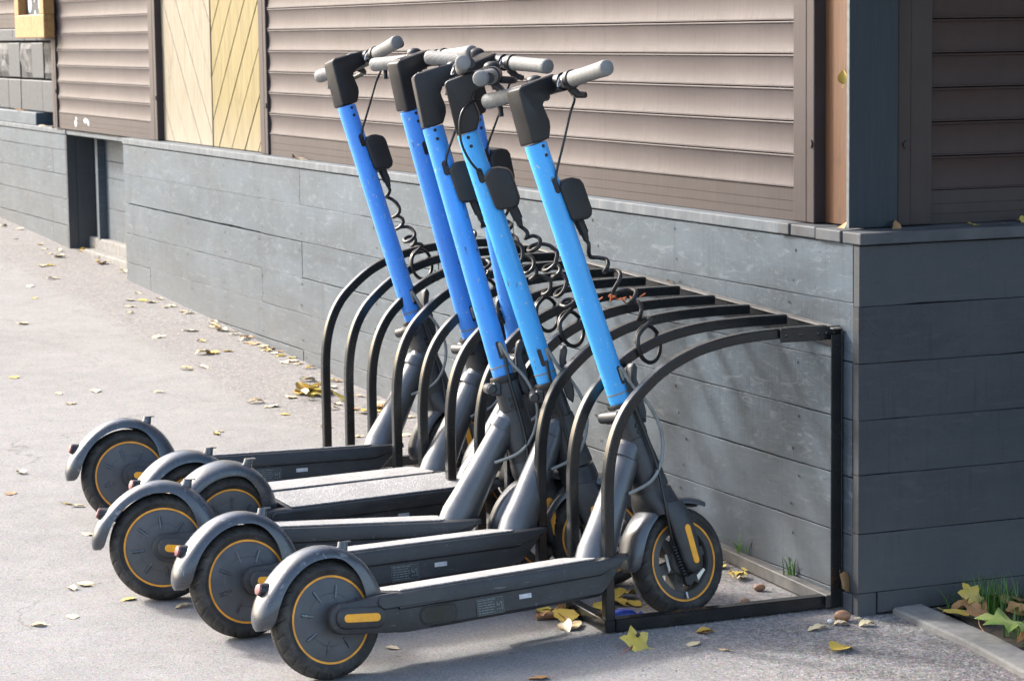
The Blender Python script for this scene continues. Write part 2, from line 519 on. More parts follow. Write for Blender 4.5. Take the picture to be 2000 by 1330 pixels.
class MB:
    """collects shapes into one mesh"""
    def __init__(s):
        s.v = []; s.f = []
    def add(s, v, f):
        o = len(s.v)
        s.v += [tuple(x) for x in v]
        s.f += [tuple(i + o for i in q) for q in f]
        return s
    def box(s, x0, x1, y0, y1, z0, z1):
        v = [(x, y, z) for x in (x0, x1) for y in (y0, y1) for z in (z0, z1)]
        return s.add(v, [(0, 1, 3, 2), (4, 6, 7, 5), (0, 4, 5, 1), (2, 3, 7, 6), (0, 2, 6, 4), (1, 5, 7, 3)])
    def loft(s, rings, cap=True, closed=True):
        n = len(rings[0]); v = []; f = []
        for r in rings:
            v += r
        m = n if closed else n - 1
        for i in range(len(rings) - 1):
            for j in range(m):
                a = i * n + j; b = i * n + (j + 1) % n
                f.append((a, b, b + n, a + n))
        if cap and closed:
            f.append(tuple(range(n)))
            f.append(tuple((len(rings) - 1) * n + j for j in range(n)))
        return s.add(v, f)
    def tube(s, path, r, n=8, cap=True):
        P = [Vector(p) for p in path]
        rr = r if isinstance(r, (list, tuple)) else [r] * len(P)
        T = []
        for i in range(len(P)):
            a = P[max(0, i - 1)]; b = P[min(len(P) - 1, i + 1)]
            T.append((b - a).normalized())
        up = Vector((0, 0, 1)) if abs(T[0].z) < .9 else Vector((1, 0, 0))
        N = (up - T[0] * up.dot(T[0])).normalized()
        rings = []
        for i in range(len(P)):
            N = (N - T[i] * N.dot(T[i]))
            N = N.normalized() if N.length > 1e-6 else T[i].orthogonal().normalized()
            B = T[i].cross(N)
            rings.append([tuple(P[i] + (N * math.cos(2 * PI * k / n) + B * math.sin(2 * PI * k / n)) * rr[i]) for k in range(n)])
        return s.loft(rings, cap)
    def lathe_y(s, prof, n=48, cu=0., cw=0.):
        """prof: (radius, v) pairs turned about an axis along y"""
        rings = []
        for k in range(n):
            a = 2 * PI * k / n
            rings.append([(cu + r * math.cos(a), v, cw + r * math.sin(a)) for r, v in prof])
        v = [p for r in rings for p in r]; m = len(prof); f = []
        for k in range(n):
            for j in range(m - 1):
                a = k * m + j; b = ((k + 1) % n) * m + j
                f.append((a, a + 1, b + 1, b))
        return s.add(v, f)
    def prism(s, poly, v0, v1):
        """polygon in (x,z), extruded along y"""
        n = len(poly)
        v = [(u, v0, w) for u, w in poly] + [(u, v1, w) for u, w in poly]
        f = [tuple(range(n)), tuple(range(2 * n - 1, n - 1, -1))]
        f += [(i, (i + 1) % n, n + (i + 1) % n, n + i) for i in range(n)]
        return s.add(v, f)
    def mesh(s, name, mat, smooth=None, bevel=0., segs=1, angle=40):
        me = mesh_from(name, s.v, s.f, mat)
        if bevel:
            bm = bmesh.new(); bm.from_mesh(me)
            bmesh.ops.remove_doubles(bm, verts=bm.verts, dist=1e-5)
            ed = [e for e in bm.edges if len(e.link_faces) == 2 and e.calc_face_angle(0) > math.radians(angle)]
            bmesh.ops.bevel(bm, geom=ed, offset=bevel, segments=segs, profile=.5, affect='EDGES', clamp_overlap=True)
            bmesh.ops.recalc_face_normals(bm, faces=bm.faces)
            bm.to_mesh(me); bm.free()
        if smooth is not None:
            me.shade_smooth()
            me.set_sharp_from_angle(angle=math.radians(smooth))
        return me

def obj(name, me, parent=None):
    o = bpy.data.objects.new(name, me)
    COL.objects.link(o)
    if parent:
        o.parent = parent
    return o
def tag(o, label=None, cat=None, group=None, kind=None):
    if label: o['label'] = label
    if cat: o['category'] = cat
    if group: o['group'] = group
    if kind: o['kind'] = kind
    return o
def thing(name, loc, label, cat, group=None):
    o = bpy.data.objects.new(name, None)
    o.empty_display_size = .05
    COL.objects.link(o)
    o.location = loc
    return tag(o, label, cat, group)
def child(name, me, parent):
    """part given in world coordinates under a thing that only has a location"""
    o = obj(name, me, parent)
    o.matrix_parent_inverse = Matrix.Translation(parent.location).inverted()
    return o
def spline(pts, n=8, closed=False):
    """Catmull-Rom through the points"""
    P = [Vector(p) for p in pts]; out = []
    m = len(P)
    for i in range(m - 1):
        a = P[max(0, i - 1)]; b = P[i]; c = P[i + 1]; d = P[min(m - 1, i + 2)]
        for k in range(n):
            t = k / n
            out.append(.5 * ((2 * b) + (c - a) * t + (2 * a - 5 * b + 4 * c - d) * t * t + (3 * b - a - 3 * c + d) * t ** 3))
    out.append(P[-1])
    return out
def stadium(cu, cw, hl, hh, ang=0., n=8):
    pts = []
    for s_, a0 in ((1, -PI / 2), (-1, PI / 2)):
        for k in range(n + 1):
            a = a0 + PI * k / n
            pts.append((s_ * (hl - hh) + hh * math.cos(a), hh * math.sin(a)))
    c, s_ = math.cos(ang), math.sin(ang)
    return [(cu + x * c - y * s_, cw + x * s_ + y * c) for x, y in pts]

# ------------------------------------------------------------------ ground
def ground():
    X0, X1, Y0, Y1 = -45, 45, -45, 60
    v = [(X0, Y0, gz(Y0)), (X1, Y0, gz(Y0)), (X1, Y1, gz(Y1)), (X0, Y1, gz(Y1))]
    tag(obj('asphalt_ground', mesh_from('asphalt_ground', v, [(0, 1, 2, 3)], 'asphalt')), kind='structure')
ground()

# ------------------------------------------------------------------ plank walls
PLK = random.Random(55)
def plank_mesh(x0, x1, y0, y1, z0, z1, mat, bev=.0009):
    """board with slightly ragged long edges; long axis along x or y"""
    rr = PLK
    ax = 1 if (y1 - y0) > (x1 - x0) else 0
    L = (y1 - y0) if ax else (x1 - x0)
    if L < .3 or (z1 - z0) > .3:
        return MB().box(x0, x1, y0, y1, z0, z1).mesh('plank', mat, bevel=bev)
    n = max(8, int(L / .055)); rings = []
    a = b = 0.
    for i in range(n + 1):
        t = i / n
        a = a * .6 + rr.uniform(-.0009, .0006); b = b * .6 + rr.uniform(-.0006, .0009)
        if rr.random() < .05: a += rr.uniform(0, .0025)
        lo, hi = z0 + max(-.0004, a), z1 + min(.0004, -b)
        w = rr.uniform(-.0005, .0005)
        if ax:
            y = y0 + L * t
            rings.append([(x0 + w + bev, y, lo), (x0 + w, y, lo + bev), (x0 + w, y, hi - bev), (x0 + w + bev, y, hi), (x1, y, hi), (x1, y, lo)])
        else:
            x = x0 + L * t
            rings.append([(x, y0 + w + bev, lo), (x, y0 + w, lo + bev), (x, y0 + w, hi - bev), (x, y0 + w + bev, hi), (x, y1, hi), (x, y1, lo)])
    return MB().loft(rings).mesh('plank', mat)

ROWS = [-.06, .049, .187, .323, .458, .594, .731, .866]
def front_wall():
    root = thing('plank_wall', (0, 3.3, gz(3.3)), 'long sunlit grey plank wall behind the scooter rack, knee to hip high', 'wall')
    child('wall_core', MB().box(.022, .42, .03, 6.568, -.3, .862).mesh('wall_core', 'core'), root)
    butts = {0: [2.3, 4.55], 1: [1.9, 4.01], 2: [2.9, 6.155], 3: [1.42, 4.50], 4: [1.40, 4.0, 5.51], 5: [2.62, 4.508], 6: [2.0, 4.01]}
    rr = random.Random(3)
    for i in range(7):
        ys = [.026] + butts[i] + [6.57]
        for a, b in zip(ys[:-1], ys[1:]):
            d = rr.uniform(-.0012, .0012)
            g0, g1 = rr.choice([.0004, .0009, .0016]), rr.choice([.0003, .0008, .0014])
            dz = rr.uniform(-.001, .001)
            m = plank_mesh(d, .021, a + .0018, b - .0018, ROWS[i] + g0 + dz, ROWS[i + 1] - g1 + dz * .5, 'plank_paint')
            o = child('plank', m, root)
            o.rotation_euler = (rr.uniform(-.0004, .0004), 0, 0)
    # cap boards: one along the wall, short ends of the side cap near the corner are built with the side wall
    for a, b in ((.365, 2.6), (2.602, 4.55), (4.552, 6.57)):
        child('cap_board', MB().box(-.006 + rr.uniform(-.001, .001), .16, a, b - .002, .868, .896).mesh('cap_board', 'cap_paint', bevel=.003, segs=2), root)
    # nail heads in pairs over the studs
    mb = MB()
    for i in range(7):
        for st in (.3, .9, 1.42, 2.0, 2.62, 3.2, 4.0, 4.505, 5.0, 5.51, 6.15):
            for dz in (.03, .105):
                if rr.random() < .8:
                    y = st + rr.uniform(-.03, .03); z = ROWS[i] + dz + rr.uniform(-.008, .008)
                    r = rr.uniform(.003, .0052)
                    mb.add([(-.0018, y + r * math.cos(k * PI / 3), z + r * math.sin(k * PI / 3)) for k in range(6)], [tuple(range(6))])
    o = child('nail_head', mb.mesh('nail_head', 'core'), root)
    tag(o, kind='stuff')
front_wall()

def side_wall():
    root = thing('plank_wall', (1.2, .01, 0), 'shaded dark plank wall to the right of the building corner', 'wall')
    rr = random.Random(9)
    child('wall_core', MB().box(.03, 2.9, .026, .5, -.3, .861).mesh('wall_core', 'core'), root)
    rows = [.055, .195, .332, .46, .592, .724, .864]
    for i in range(6):
        for a, b in ((-.0005, 1.35 + .2 * (i % 2)), (1.352 + .2 * (i % 2), 2.9)):
            d = rr.uniform(-.001, .001)
            child('plank', plank_mesh(a + rr.uniform(-.001, .001), b, d, .0245, rows[i] + .0006, rows[i + 1] - .0006, 'plank_paint_shaded'), root)
    child('plank', plank_mesh(0, .049, .001, .0245, -.06, .0538, 'plank_paint_shaded'), root)
    child('plank', plank_mesh(.052, 1.6, -.002, .0245, .006, .054, 'plank_paint_shaded'), root)
    child('plank', plank_mesh(1.603, 2.9, -.001, .0245, .004, .054, 'plank_paint_shaded'), root)
    # cap: boards running along the side wall, their cut ends show on the front
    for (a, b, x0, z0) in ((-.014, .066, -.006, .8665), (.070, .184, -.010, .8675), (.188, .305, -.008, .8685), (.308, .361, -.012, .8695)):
        child('cap_board', MB().box(x0, 2.9, a, b, z0, z0 + .0275).mesh('cap_board', 'cap_paint_shaded', bevel=.003, segs=2), root)
side_wall()

def far_wall():
    root = thing('plank_wall', (.05, 10, gz(10)), 'grey plank wall with dark end face at the far left', 'wall')
    rr = random.Random(4)
    child('wall_core', MB().box(.072, .6, 7.93, 12.6, -.1, .86).mesh('wall_core', 'core'), root)
    rows = [.05, .14, .272, .40, .535, .66, .785, .866]
    butts = {1: [9.2], 2: [8.25], 3: [8.25, 10.4], 4: [9.5], 5: [8.2, 10.2], 6: [9.9]}
    for i in range(7):
        ys = [7.92] + butts.get(i, [10]) + [12.6]
        for a, b in zip(ys[:-1], ys[1:]):
            child('plank', plank_mesh(.05 + rr.uniform(-.001, .001), .071, a + .0015, b - .0015, rows[i] + .0015, rows[i + 1] - .0015, 'plank_paint'), root)
    # end face boards, two uprights, their shade put into the darker paint
    child('end_board', plank_mesh(.05, .098, 7.896, 7.9195, .05, .866, 'plank_paint_shaded'), root)
    child('end_board', plank_mesh(.100, .19, 7.893, 7.9195, .05, .866, 'plank_paint_shaded'), root)
    child('cap_board', MB().box(.044, .2, 7.89, 12.6, .868, .894).mesh('cap_board', 'cap_paint', bevel=.003), root)
    child('ledge_block', MB().box(.048, .2, 8.56, 12.6, .895, .962).mesh('ledge_block', 'plank_paint', bevel=.003), root)
far_wall()

def recess():
    root = thing('recess_panel', (.27, 7.2, gz(7.2)), 'recessed narrow grey plank panel between the two sunlit plank walls', 'wall')
    rows = [.33, .50, .655, .74, .862]
    child('wall_core', MB().box(.209, .5, 6.575, 7.892, 0, .862).mesh('wall_core', 'core'), root)
    for i in range(4):
        child('plank', plank_mesh(.19, .2085, 6.575, 7.885, rows[i] + .0015, rows[i + 1] - .0015, 'plank_paint'), root)
    child('batten', plank_mesh(.150, .189, 7.66, 7.705, .34, .862, 'plank_paint'), root)
    child('concrete_sill', MB().box(.15, .2085, 6.575, 7.885, .15, .345).mesh('concrete_sill', 'concrete', bevel=.006), root)
    child('concrete_step', MB().box(.085, .149, 6.575, 7.75, .1, .292).mesh('concrete_step', 'concrete', bevel=.006), root)
    child('cap_board', MB().box(.05, .30, 6.575, 7.888, .868, .892).mesh('cap_board', 'cap_paint', bevel=.003), root)
recess()

# ------------------------------------------------------------------ roller shutters
PITCH = .0803
def slat_profile():
    """concave slat: (outward, height) from bottom joint to top joint"""
    pts = [(0, 0.), (.06, .0010), (.13, .0020), (.22, .0031), (.34, .0041), (.48, .0046), (.62, .0045), (.76, .0038), (.88, .0026), (.96, .0014), (1., .0006)]
    return [(-d, .004 + t * (PITCH - .0135)) for t, d in pts]
def slat_mesh(a, b, z0, plane, axis, smat):
    """a..b along the shutter, axis 'y' (front, faces -x) or 'x' (side, faces -y)"""
    pr = [(.0015, 0.), (.0040, .0005), (.0040, .0032)] + slat_profile() + [(-.0010, PITCH - .0088), (.0010, PITCH - .0078), (.0021, PITCH - .0060), (.0021, PITCH - .0042), (.0010, PITCH - .0026), (-.0030, PITCH - .0014), (-.016, PITCH - .0014), (-.016, 0.)]
    rings = []
    for t in (a, b):
        ring = []
        for o, h in pr:
            d = plane - o
            ring.append((d, t, z0 + h) if axis == 'y' else (t, d, z0 + h))
        rings.append(ring)
    return MB().loft(rings).mesh('slat', smat, smooth=35)
def shutter(a, b, plane, axis, zb, ztop, label, root_loc, rails, bottom=True, smat='shutter_brown', rmat='rail_brown'):
    root = thing('roller_shutter', root_loc, label, 'shutter')
    z = zb
    if bottom:
        mb = MB()
        hs = [(0, .0), (0, .022), (-.0012, .0225), (-.0012, .0235), (0, .024), (0, .046), (-.0012, .0465), (-.0012, .0475), (0, .048), (0, .079), (-.012, .079), (-.012, 0)]
        rings = []
        for t in (a, b):
            rings.append([(plane - o, t, z + h) if axis == 'y' else (t, plane - o, z + h) for o, h in hs])
        child('bottom_slat', mb.loft(rings).mesh('bottom_slat', rmat, smooth=30), root)
        z += .0806
    first = None
    while z < ztop:
        if first is None:
            me = slat_mesh(a, b, z, plane, axis, smat); z_first = z
            o = child('slat', me, root); first = o
        else:
            o = child('slat', me, root); o.location = (0, 0, z - z_first)
        z += PITCH
    for (r0, r1, d0, d1) in rails:
        if axis == 'y':
            mb = MB().box(d0, d1, r0, r1, zb + .0005, ztop + .1)
        else:
            mb = MB().box(r0, r1, d0, d1, zb + .0005, ztop + .1)
        rl = child('guide_rail', mb.mesh('guide_rail', rmat, bevel=.003, segs=2), root)
        mid = (r0 + r1) / 2
        # rivet and groove line
        m2 = MB()
        if axis == 'y':
            gy = r0 + (r1 - r0) * .38
            m2.box(d0 - .0012, d0 + .001, gy - .0012, gy + .0012, zb + .002, ztop + .1)
            child('rail_lip', m2.mesh('rail_lip', rmat), root)
            m3 = MB(); pts = [(r0 + .012 + .0075 * math.cos(k * PI / 6), zb + .19 + .0095 * math.sin(k * PI / 6)) for k in range(12)]
            m3.add([(d0 - .004, p[0], p[1]) for p in pts] + [(d0 + .001, p[0], p[1]) for p in pts], [tuple(range(12))] + [(k, (k + 1) % 12, 12 + (k + 1) % 12, 12 + k) for k in range(12)])
            child('rivet', m3.mesh('rivet', rmat, smooth=40), root)
        else:
            gy = r0 + (r1 - r0) * .38
            m2.box(gy - .0012, gy + .0012, d0 - .0012, d0 + .001, zb + .002, ztop + .1)
            child('rail_lip', m2.mesh('rail_lip', rmat), root)
            m3 = MB(); pts = [(r0 + .022 + .009 * math.cos(k * PI / 6), zb + .19 + .009 * math.sin(k * PI / 6)) for k in range(12)]
            m3.add([(p[0], d0 - .005, p[1]) for p in pts] + [(p[0], d0 + .001, p[1]) for p in pts], [tuple(range(12))] + [(k, (k + 1) % 12, 12 + (k + 1) % 12, 12 + k) for k in range(12)])
            child('rivet', m3.mesh('rivet', rmat, smooth=40), root)
    return root
ZT = 2.25
big = shutter(.352, 4.49, .039, 'y', .8975, ZT, 'wide brown roller shutter above the plank wall, behind the scooters', (.05, 2.4, .897),
        [(.259, .359, .030, .075), (4.476, 4.570, .030, .075)])
left = shutter(6.18, 8.0, .039, 'y', .8975, ZT, 'narrow brown roller shutter left of the pale wooden doors', (.05, 7.1, .897),
        [(6.074, 6.186, .030, .075), (7.994, 8.085, .030, .075)])
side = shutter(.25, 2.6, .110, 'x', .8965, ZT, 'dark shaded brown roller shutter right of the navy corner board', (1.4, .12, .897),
        [(.162, .2555, .098, .145), (2.6, 2.7, .098, .145)], smat='shutter_shaded', rmat='rail_shaded')
far = shutter(8.20, 12.4, .10, 'y', 1.415, ZT, 'brown roller shutter behind the chalkboard at the upper left edge', (.1, 10, 1.41), [])
# pale dried smears on the left shutter
mb = MB()
for (y, z, w, h) in ((7.63, .915, .05, .045), (7.62, .935, .04, .02), (7.42, .930, .10, .026), (7.37, .92, .03, .03)):
    pts = [(y + w * (.5 + .12 * math.sin(3 * k)) * math.cos(k * PI / 7), z + .02 + h * (.5 + .15 * math.cos(2.2 * k)) * math.sin(k * PI / 7)) for k in range(14)]
    mb.add([(.0383, p[0], p[1]) for p in pts], [tuple(range(14))])
tag(child('pale_smear', mb.mesh('pale_smear', 'pale_smear'), left), kind='stuff')

# ------------------------------------------------------------------ wooden double door of slanted boards
def clip_poly(poly, a, b, c):
    """keep a*x+b*y<=c"""
    out = []
    for i in range(len(poly)):
        p, q = poly[i], poly[(i + 1) % len(poly)]
        dp, dq = a * p[0] + b * p[1] - c, a * q[0] + b * q[1] - c
        if dp <= 0: out.append(p)
        if dp * dq < 0:
            t = dp / (dp - dq); out.append((p[0] + t * (q[0] - p[0]), p[1] + t * (q[1] - p[1])))
    return out
def wood_leaf(y0, y1, plane, mat, slant, width, label):
    root = thing('wooden_door', (plane, (y0 + y1) / 2, .90), label, 'door')
    z0, z1 = .899, 2.3
    rect = [(y0, z0), (y1, z0), (y1, z1), (y0, z1)]
    nrm = (math.sin(slant), math.cos(slant))
    ds = [nrm[0] * p[0] + nrm[1] * p[1] for p in rect]
    d = min(ds) - .03
    rr = random.Random(int(y0 * 10))
    while d < max(ds):
        p = clip_poly(clip_poly(rect, nrm[0], nrm[1], d + width - .0045), -nrm[0], -nrm[1], -d)
        if len(p) >= 3:
            off = rr.uniform(-.0012, .0012)
            n = len(p)
            v = [(plane + off, q[0], q[1]) for q in p] + [(plane + .018, q[0], q[1]) for q in p]
            f = [tuple(range(n)), tuple(range(2 * n - 1, n - 1, -1))] + [(i, (i + 1) % n, n + (i + 1) % n, n + i) for i in range(n)]
            mbb = MB(); mbb.add(v, f)
            child('board', mbb.mesh('board', mat, bevel=.002), root)
        d += width
    child('backing', MB().box(plane + .0185, plane + .05, y0, y1, z0, z1).mesh('backing', 'core'), root)
wood_leaf(5.325, 6.073, .060, 'pine_pale', math.radians(-48), .155, 'pale bleached wooden door leaf with slanted boards')
wood_leaf(4.571, 5.310, .062, 'pine_yellow', math.radians(46), .128, 'yellow wooden door leaf with slanted boards beside the wide shutter')

# corner posts
p = obj('wooden_post', MB().box(.060, .14, .092, .2585, .8985, 2.3).mesh('wooden_post', 'post_wood', bevel=.002))
tag(p, 'reddish brown wooden post between the wide shutter rail and the navy board', 'post')
nb = thing('corner_board', (.08, .085, .9), 'tall navy board at the building corner with a sunlit edge painted pale', 'board')
child('board', MB().box(.0215, .150, .080, .0905, .8985, 2.3).mesh('board', 'navy_board'), nb)
child('sunlit_edge', MB().box(.0196, .0213, .0797, .0908, .8985, 2.3).mesh('sunlit_edge', 'sunlit_board_edge'), nb)  # pale strip that paints in the sunlit front edge
ff = obj('filler_strip', MB().box(.1505, .1615, .108, .16, .8985, 2.3).mesh('filler_strip', 'rail_shaded'))
tag(ff, 'thin brown filler strip between navy board and shutter rail', 'strip')
# upper facade, roof and an added shade awning, above the picture
up = thing('kiosk_roof', (1, 5, 2.4), 'flat roof and fascia of the kiosk over the shutters', 'roof')
child('fascia', MB().box(.01, .2, .06, 12.6, 2.36, 2.75).mesh('fascia', 'rail_brown'), up)
child('fascia', MB().box(.201, 2.9, .06, .26, 2.36, 2.75).mesh('fascia', 'rail_brown'), up)
child('roof_slab', MB().box(-.02, 3.4, .2, 12.7, 2.752, 2.85).mesh('roof_slab', 'concrete'), up)
child('added_shade_awning', MB().box(.02, 3.6, -1.5, .058, 1.95, 2.01).mesh('added_shade_awning', 'rail_brown', bevel=.01), up)  # unseen awning, added to shade the side wall and shutter
for bx_ in (.06, 1.2, 2.4, 3.5):
    child('added_awning_bracket', MB().tube([(bx_, -1.3, 2.01), (bx_, .05, 2.33)], .02, 8).mesh('added_awning_bracket', 'rail_brown', smooth=40), up)  # brackets of the added awning
child('inner_wall', MB().box(.21, 2.85, .22, .4, .9, 2.355).mesh('inner_wall', 'core'), up)
child('inner_wall', MB().box(.21, .4, .41, 12.5, .9, 2.355).mesh('inner_wall', 'core'), up)

# ------------------------------------------------------------------ painted stone wall and chalkboard at far left
def stone_wall():
    root = thing('stone_wall', (.1, 9.5, .96), 'blue grey painted block wall under the chalkboard', 'wall')
    child('wall_core', MB().box(.13, .2, 8.088, 12.5, .963, 1.41).mesh('wall_core', 'core'), root)
    rr = random.Random(12)
    for (z0, z1, ws) in ((.963, 1.135, .30), (1.14, 1.335, .32), (1.34, 1.412, .34)):
        y = 8.09; k = 0
        while y < 12.3:
            w = ws * rr.uniform(.85, 1.15)
            if k == 0: w *= .55
            rough = (z0 > 1.1 and z0 < 1.3 and k % 2 == 1)
            mb = MB()
            if rough:
                n, m = 9, 7; g = []
                for i in range(n):
                    for j in range(m):
                        ed = (i in (0, n - 1)) or (j in (0, m - 1))
                        g.append((.10 - (0 if ed else rr.uniform(.004, .018)), y + .004 + (w - .008) * i / (n - 1), z0 + .003 + (z1 - z0 - .006) * j / (m - 1)))
                f = [(i * m + j, (i + 1) * m + j, (i + 1) * m + j + 1, i * m + j + 1) for i in range(n - 1) for j in range(m - 1)]
                mb.add(g, f)
                child('stone_block', mb.mesh('stone_block', 'rough_stone'), root)
            else:
                mb.box(.092 + rr.uniform(-.004, .004), .129, y + .003, y + w - .003, z0 + .003, z1 - .003)
                child('stone_block', mb.mesh('stone_block', 'stone_paint', bevel=.004), root)
            y += w; k += 1
stone_wall()
def chalkboard():
    # front plane x=-.06
    y0, y1, z0, z1 = 7.965, 8.64, 1.358, 2.1
    fx = -.03
    root = thing('menu_board', (fx, 8.3, 1.36), 'orange wood framed chalkboard sign at the top left corner', 'sign')
    fw = .115
    d = .058
    child('frame_rail', MB().box(fx, fx + d, y0, y1, z0, z0 + .12).mesh('frame_rail', 'frame_wood', bevel=.004), root)
    child('frame_rail', MB().box(fx, fx + d, y0, y1, z1 - .1, z1).mesh('frame_rail', 'frame_wood', bevel=.004), root)
    child('frame_stile', MB().box(fx, fx + d, y0, y0 + .095, z0 + .1205, z1 - .1005).mesh('frame_stile', 'frame_wood', bevel=.003), root)
    child('frame_stile', MB().box(fx, fx + d, y1 - .095, y1, z0 + .1205, z1 - .1005).mesh('frame_stile', 'frame_wood', bevel=.003), root)
    child('chalk_panel', MB().box(fx + .045, fx + .06, y0 + .096, y1 - .096, z0 + .121, z1 - .101).mesh('chalk_panel', 'chalkboard'), root)
    # chalk drawing: leaf-like ovals and strokes
    mb = MB()
    X = fx + .0435
    for (cy, cz, a, b) in ((8.46, 1.535, .040, .045), (8.22, 1.535, .040, .045), (8.34, 1.485, .012, .018), (8.10, 1.58, .014, .03)):
        mb.add([(X, cy + a * math.cos(k * PI / 8), cz + b * math.sin(k * PI / 8)) for k in range(16)], [tuple(range(16))])
    tag(child('chalk_drawing', mb.mesh('chalk_drawing', 'chalk'), root), kind='stuff')
    mb = MB()
    for path in ([(8.34, 1.60), (8.31, 1.575), (8.33, 1.545)], [(8.27, 1.60), (8.31, 1.58)], [(8.40, 1.575), (8.28, 1.57)]):
        mb.tube([(X + .001, y, z) for y, z in path], .008, 6)
    tag(child('chalk_drawing', mb.mesh('chalk_drawing', 'chalk_white'), root), kind='stuff')
chalkboard()

# ------------------------------------------------------------------ bike rack
HY = [.104, .293, .478, .662, .856, 1.055, 1.250, 1.448, 1.644, 1.834, 2.037]
HOOP = [(-.592, .0), (-.592, .10), (-.592, .22), (-.592, .32), (-.585, .392), (-.568, .453), (-.541, .503), (-.506, .541), (-.458, .580), (-.407, .608), (-.341, .631), (-.249, .647), (-.13, .653), (-.03, .653)]
def square_sweep(path, ha, hb):
    """square tube along a path in the xz plane; ha across the curve, hb along y"""
    P = spline([(x, 0, z) for x, z in path], 4)
    rings = []
    for i, q in enumerate(P):
        a = P[max(0, i - 1)]; b = P[min(len(P) - 1, i + 1)]
        t = (b - a).normalized(); nrm = Vector((t.z, 0, -t.x))
        c = .0025
        ring = []
        for sx, sy in ((1, 1), (1, -1), (-1, -1), (-1, 1)):
            A = [(sx * ha, sy * (hb - c)), (sx * (ha - c), sy * hb)]
            if sx * sy > 0: A.reverse(); 
            ring += [tuple(q + nrm * u + Vector((0, v, 0))) for u, v in A]
        rings.append(ring)
    return rings
def rack():
    root = thing('bike_rack', (-.3, 1.05, gz(1.05)), 'black steel bike rack of arched hoops fixed to the plank wall', 'bike rack')
    me = MB().loft(square_sweep(HOOP, .0118, .0115)).mesh('hoop', 'rack_paint', smooth=40)
    for y in HY:
        o = obj('hoop', me, root)
        o.matrix_parent_inverse = Matrix.Translation(root.location).inverted()
        o.location = (0, y, gz(y) + .006)
    def sl(x0, x1, y0, y1, h0, h1, name, bev=.002, mt='rack_paint'):
        v = [(x, y, gz(y) + h) for x in (x0, x1) for y in (y0, y1) for h in (h0, h1)]
        m = MB().add(v, [(0, 1, 3, 2), (4, 6, 7, 5), (0, 4, 5, 1), (2, 3, 7, 6), (0, 2, 6, 4), (1, 5, 7, 3)])
        return child(name, m.mesh(name, mt, bevel=bev), root)
    sl(-.606, -.580, .0905, 2.052, .004, .032, 'floor_bar')
    sl(-.579, -.034, .0885, .1165, .004, .033, 'floor_bar')
    sl(-.579, -.034, 2.026, 2.050, .004, .033, 'floor_bar')
    sl(-.033, -.006, .0895, 2.05, .003, .034, 'floor_bar', mt='worn_steel')
    # back angle iron along the wall
    sl(-.030, -.0035, .066, 2.06, .664, .668, 'top_rail', mt='worn_steel')
    sl(-.0065, -.0030, .066, 2.06, .618, .6635, 'top_rail')
    # corner post angle with screws
    child('corner_post', MB().box(-.034, -.0065, .066, .0695, .012, .655).mesh('corner_post', 'rack_paint', bevel=.001), root)
    child('corner_post', MB().box(-.0062, -.0028, .066, .1, .012, .655).mesh('corner_post', 'rack_paint', bevel=.001), root)
    child('corner_post', MB().box(-.034, -.0065, 2.045, 2.049, .08, .72).mesh('corner_post', 'rack_paint', bevel=.001), root)
    # splice plate with bolts at the near end
    child('splice_plate', MB().box(-.158, .0, .0835, .0895, .642, .6735).mesh('splice_plate', 'rack_paint', bevel=.0015), root)
    for x in (-.143, -.105, -.058, -.036, -.014):
        mb = MB(); mb.lathe_y([(0., .0805), (.0035, .081), (.005, .0836)], 10, x, .658)
        child('bolt', mb.mesh('bolt', 'rack_paint', smooth=50), root)
    for z in (.10, .50, .60):
        mb = MB()
        pts = [(.088 + .006 * math.cos(k * PI / 5), z + .008 * math.sin(k * PI / 5)) for k in range(10)]
        mb.add([(-.009, a, b) for a, b in pts] + [(-.006, a, b) for a, b in pts], [tuple(range(10))] + [(k, (k + 1) % 10, 10 + (k + 1) % 10, 10 + k) for k in range(10)])
        child('screw', mb.mesh('screw', 'zinc', smooth=50), root)
rack()
def hoop_z(x):
    for (a, b), (c, d) in zip(HOOP[:-1], HOOP[1:]):
        if c > a and a <= x <= c:
            return b + (d - b) * (x - a) / (c - a)
    return .653

# ------------------------------------------------------------------ scooters
SB = Vector((.8333, 0, .5125)); ST = Vector((.6758, 0, 1.1160))
AX = (ST - SB).normalized()
WB = .9427; WR = .127
def on_axis(w):
    return SB + AX * ((w - SB.z) / AX.z)
def axis_loft(mb, stations, n=20, power=2.0):
    """stations: (w along axis, half u, half v); rings perpendicular to the steering axis"""
    fwd = Vector((AX.z, 0, -AX.x)); lat = Vector((0, 1, 0))
    rings = []
    for w, a, b in stations:
        c = on_axis(w)
        ring = []
        for k in range(n):
            t = 2 * PI * k / n
            ct, st = math.cos(t), math.sin(t)
            ring.append(tuple(c + fwd * (a * math.copysign(abs(ct) ** (2 / power), ct)) + lat * (b * math.copysign(abs(st) ** (2 / power), st))))
        rings.append(ring)
    mb.loft(rings)
    return mb

